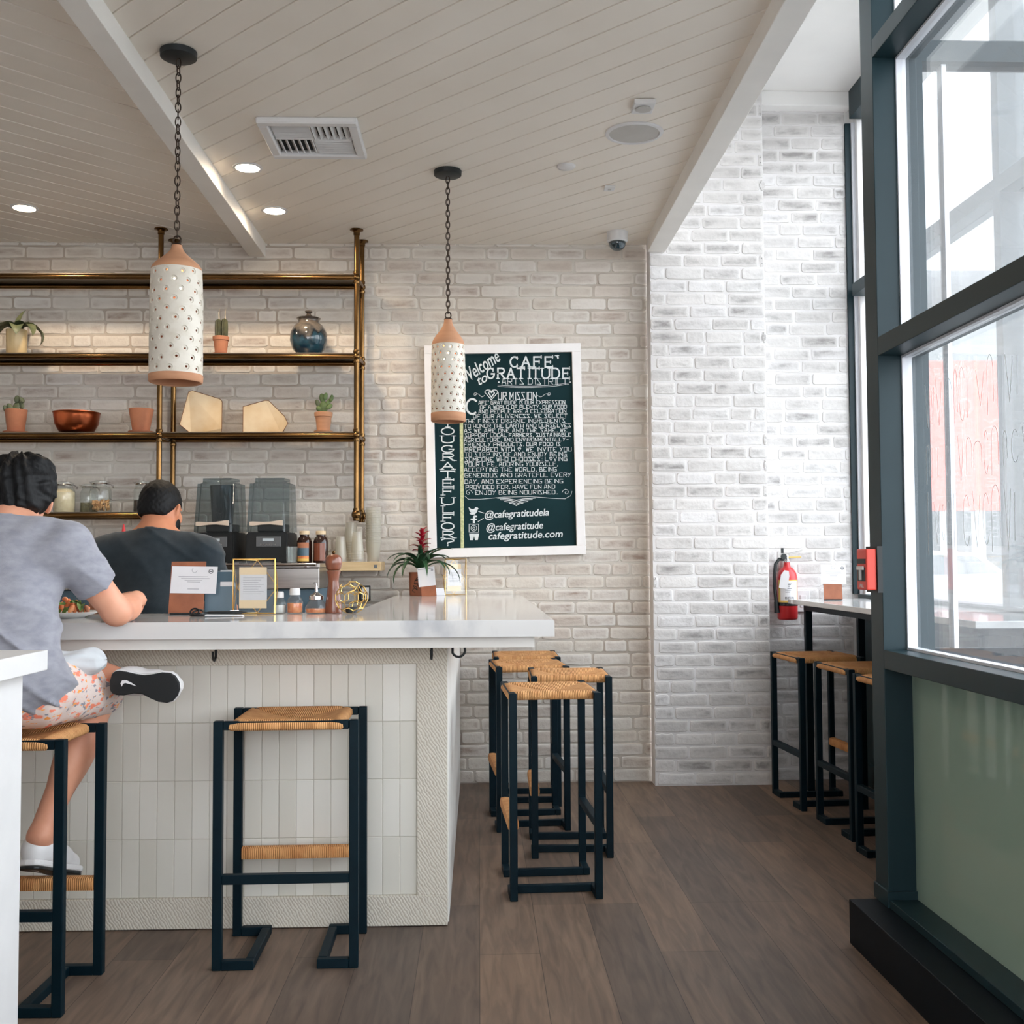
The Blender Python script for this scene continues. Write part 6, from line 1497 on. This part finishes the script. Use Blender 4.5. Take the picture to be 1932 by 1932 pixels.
# trainers
def shoe(heel, toe, upv, par, nm):
    """outline sole plus padded upper; heel/toe centres of the sole underside, upv points from sole into the shoe"""
    h = Vector(heel); t_ = Vector(toe); f = (t_ - h); L_ = f.length; f.normalize(); u = Vector(upv); u = (u - f * u.dot(f)).normalized(); s = f.cross(u)
    M_ = Matrix(((s.x, f.x, u.x, h.x), (s.y, f.y, u.y, h.y), (s.z, f.z, u.z, h.z), (0, 0, 0, 1)))
    out_ = []
    prof = [(0, .0), (.02, .024), (.06, .034), (.12, .037), (.22, .036), (.36, .032), (.48, .031), (.60, .037), (.72, .045), (.84, .046), (.92, .038), (.98, .020), (1.0, 0)]
    for x, w__ in prof: out_.append((w__, x * L_))
    for x, w__ in prof[-2:0:-1]: out_.append((-w__ * (.86 if .3 < x < .6 else 1), x * L_))
    sole = MB().prism(out_, M_, .010).build('outsole', 'rubber', None); wpar(sole, par)
    bv = sole.modifiers.new('bevel', 'BEVEL'); bv.width = .003; bv.segments = 2
    mid = MB().prism([(x * 1.06, (y - L_ / 2) * 1.02 + L_ / 2) for x, y in out_], M_ @ Matrix.Translation((0, 0, .0102)), .018).build('midsole', 'shoe_white', None); wpar(mid, par)
    b2 = mid.modifiers.new('bevel', 'BEVEL'); b2.width = .005; b2.segments = 2
    W = lambda x, y, z: tuple(M_ @ Vector((x, y * L_, z)))
    up_ = [(cone(W(0, .14, .050), W(0, .30, .062), .037, .038), .03), (cone(W(0, .30, .058), W(.003, .62, .048), .038, .034), .03), (cone(W(.003, .62, .045), W(.002, .86, .038), .036, .032), .03), (cone(W(0, .16, .070), W(0, .20, .092), .036, .036), .02)]
    fu = union(up_, .03); lo = plane(W(0, 0, .026), -u); hi_ = plane(W(0, 0, .100), u)
    P8 = [W(a, b_, c_) for a in (-.06, .06) for b_ in (-.1, 1.1) for c_ in (0, .13)]
    o = sdf_obj('upper', lambda p: np.maximum(np.maximum(fu(p), lo(p)), hi_(p)), [min(v[i] for v in P8) for i in range(3)], [max(v[i] for v in P8) for i in range(3)], .005, 'shoe_white'); wpar(o, par)
    b = MB()
    for k in range(5): yk = .42 + k * .06; b.tube([W(-.024, yk, .088 - k * .006), W(0, yk + .012, .094 - k * .006), W(.024, yk, .088 - k * .006)], .003, 6)
    o = b.build('laces', 'shoe_white', None, smooth=True); wpar(o, par)
    # tick-shaped mark under the heel
    k = 1.0; sw = [(-.016, .030), (-.021, .040), (-.017, .050), (-.004, .052), (.012, .046), (.030, .036), (.008, .041), (-.006, .043), (-.012, .040)]
    Ms = M_ @ Matrix(((0, 1, 0, 0), (1, 0, 0, .028), (0, 0, -1, -.0006), (0, 0, 0, 1)))
    o = MB().prism([(x * .95 + .026, (y - .04) * .95) for x, y in sw], Ms, .0008).build('tick_mark', 'paper', None); wpar(o, par)
shoe((-1.118, 3.425, .872), (-.908, 3.432, .848), (0.06, 1, .04), mn, 'l')
shoe((-1.318, 3.315, .345), (-1.268, 3.565, .255), (-.02, .34, 1), mn, 'r')
# white napkin on his lap
def napf(p):
    a = A3((-1.30, 3.315, .935)); b_ = A3((-1.158, 3.392, .938)); ba = b_ - a; t_ = np.clip((p - a) @ ba / (ba @ ba), 0, 1); v = p - a - t_[:, None] * ba
    th_ = np.arctan2(v[:, 2], v[:, 1]); return np.sqrt((v * v).sum(1)) - (.030 + .010 * t_) - .0035 * np.sin(3 * th_ + 8 * t_ + 1) - .002 * np.sin(7 * th_ - 5 * t_)
o = sdf_obj('napkin', napf, (-1.37, 3.24, .87), (-1.09, 3.46, 1.0), .005, 'napkin'); tag(o, 'bunched white cloth napkin at the waist of the seated man', 'napkin')

# ---- man in the dark T-shirt behind the counter
bm_ = thing('person', 'man in a dark T-shirt standing behind the counter with his back turned', 'person', (-1.35, 4.62, 0))
hc = (-1.352, 4.79, 1.458); neckb = (-1.352, 4.715, 1.345); shR, shL = (-1.155, 4.70, 1.262), (-1.55, 4.70, 1.262)
elR, wrR = (-1.082, 4.84, 1.03), (-1.165, 5.06, 1.06); elL, wrL = (-1.625, 4.84, 1.03), (-1.53, 5.06, 1.06)
HP, Lh, e3 = face_prims(hc, -.22, .30)
body = HP + [(cone(neckb, (hc[0], hc[1] - .03, hc[2] - .03), .070, .062), .03), (ell((-1.352, 4.70, 1.15), (.165, .10, .17)), .05), (ell((-1.352, 4.61, .95), (.145, .105, .17)), .05), (cone(shR, shL, .064, .064), .05), (cone(neckb, shR, .055, .052), .05), (cone(neckb, shL, .055, .052), .05),
    (cone(shR, elR, .055, .043), .02), (cone(elR, wrR, .043, .028), .02), (cone(shL, elL, .055, .043), .02), (cone(elL, wrL, .043, .028), .02),
    (cone((-1.26, 4.58, .86), (-1.25, 4.60, .48), .088, .058), .03), (cone((-1.445, 4.58, .86), (-1.455, 4.60, .48), .088, .058), .03), (cone((-1.25, 4.60, .48), (-1.25, 4.57, .10), .056, .038), .03), (cone((-1.455, 4.60, .48), (-1.455, 4.57, .10), .056, .038), .03)]
body += hand_prims(wrR, (-.35, .9, -.1), (-.9, -.3, .2), .4) + hand_prims(wrL, (.35, .9, -.1), (.9, -.3, .2), .4)
wpar(sdf_obj('body', union(body, .02), (-1.76, 4.38, .04), (-.96, 5.26, 1.62), .0065, 'skin_tan'), bm_)
eyes(Lh, bm_)
uh2 = union([(ell(Lh(0, -.016, .030), (.084, .104, .096), e3), .03), (ell(Lh(0, -.07, -.02), (.066, .04, .05), e3), .03)], .03)
R2 = e3.to_matrix(); nx2, nf2, nu2 = (A3(R2 @ Vector(v_)) for v_ in ((1, 0, 0), (0, 1, 0), (0, 0, 1))); hc2 = A3(hc)
def hair2(p):
    q = p - hc2; x_, y_, z_ = q @ nx2, q @ nf2, q @ nu2
    d = uh2(p) + .0012 * np.sin(q[:, 0] * 260) * np.sin(q[:, 2] * 240)
    d = np.maximum(d, np.where(z_ < .066, y_ - .04, -1.0))
    ear = np.sqrt((np.abs(x_) - .084) ** 2 + (y_ - .002) ** 2 * .9 + (z_ + .012) ** 2 * .7) - .030
    return np.maximum(np.maximum(d, -ear), -(z_ + .052 + .25 * np.maximum(0, y_ + .05)))
wpar(sdf_obj('hair', hair2, (hc[0] - .13, hc[1] - .16, hc[2] - .12), (hc[0] + .13, hc[1] + .14, hc[2] + .17), .0042, 'hair'), bm_)
ub = union([(ell(Lh(0, .068, -.075), (.052, .038, .040), e3), .02), (ell(Lh(.05, .035, -.05), (.022, .04, .035), e3), .02), (ell(Lh(-.05, .035, -.05), (.022, .04, .035), e3), .02)], .02)
mouth = ell(Lh(0, .10, -.062), (.024, .024, .012), e3)
wpar(sdf_obj('beard', lambda p: np.maximum(ub(p), -mouth(p)), (hc[0] - .13, hc[1] - .08, hc[2] - .16), (hc[0] + .15, hc[1] + .17, hc[2] + .04), .005, 'hair'), bm_)
sleR = Vector(shR) + (Vector(elR) - Vector(shR)) * .72; sleL = Vector(shL) + (Vector(elL) - Vector(shL)) * .72
uts2 = union([(ell((-1.352, 4.69, 1.165), (.196, .126, .185)), .05), (ell((-1.352, 4.62, .97), (.180, .128, .20)), .06), (cone(shR, shL, .080, .080), .05), (cone(neckb, shR, .060, .070), .05), (cone(neckb, shL, .060, .070), .05), (cone((neckb[0], neckb[1] - .015, neckb[2] - .04), neckb, .088, .076), .03)], .05)
s2R = cone(shR, sleR, .076, .068); s2L = cone(shL, sleL, .076, .068); p2R = plane(sleR, Vector(elR) - Vector(shR)); p2L = plane(sleL, Vector(elL) - Vector(shL)); n2 = plane((neckb[0], neckb[1] - .01, neckb[2] + .010), (0, .45, 1))
def shirt2(p):
    d = smin(uts2(p), smin(np.maximum(s2R(p), p2R(p)), np.maximum(s2L(p), p2L(p)), .01), .022)
    d = d - .006 * ((1 - np.abs(np.sin(p[:, 0] * 14 + p[:, 2] * 17 + 2 * np.sin(p[:, 2] * 9 + p[:, 0] * 5)))) ** 2); d = np.maximum(d, n2(p) * .8); return np.maximum(d, .86 - p[:, 2])
wpar(sdf_obj('t_shirt', shirt2, (-1.80, 4.40, .82), (-.92, 5.0, 1.46), .0075, 'shirt_dark'), bm_)
ut = union([(ell((-1.352, 4.60, .88), (.178, .122, .10)), .05), (cone((-1.26, 4.58, .86), (-1.25, 4.60, .48), .102, .078), .03), (cone((-1.445, 4.58, .86), (-1.455, 4.60, .48), .102, .078), .03), (cone((-1.25, 4.60, .48), (-1.25, 4.57, .075), .076, .062), .02), (cone((-1.455, 4.60, .48), (-1.455, 4.57, .075), .076, .062), .02)], .02)
wpar(sdf_obj('trousers', lambda p: np.maximum(np.maximum(ut(p), p[:, 2] - .93), .05 - p[:, 2]), (-1.60, 4.42, .03), (-1.10, 4.76, .98), .009, 'trousers'), bm_)
for x in (-1.25, -1.455):
    us = union([(cone((x, 4.55, .045), (x, 4.72, .035), .042, .036), .02), (cone((x, 4.56, .06), (x, 4.57, .09), .045, .042), .02)], .02)
    wpar(sdf_obj('shoe', lambda p, us=us: np.maximum(us(p), .003 - p[:, 2]), (x - .07, 4.48, -.02), (x + .07, 4.80, .16), .007, 'rubber'), bm_)
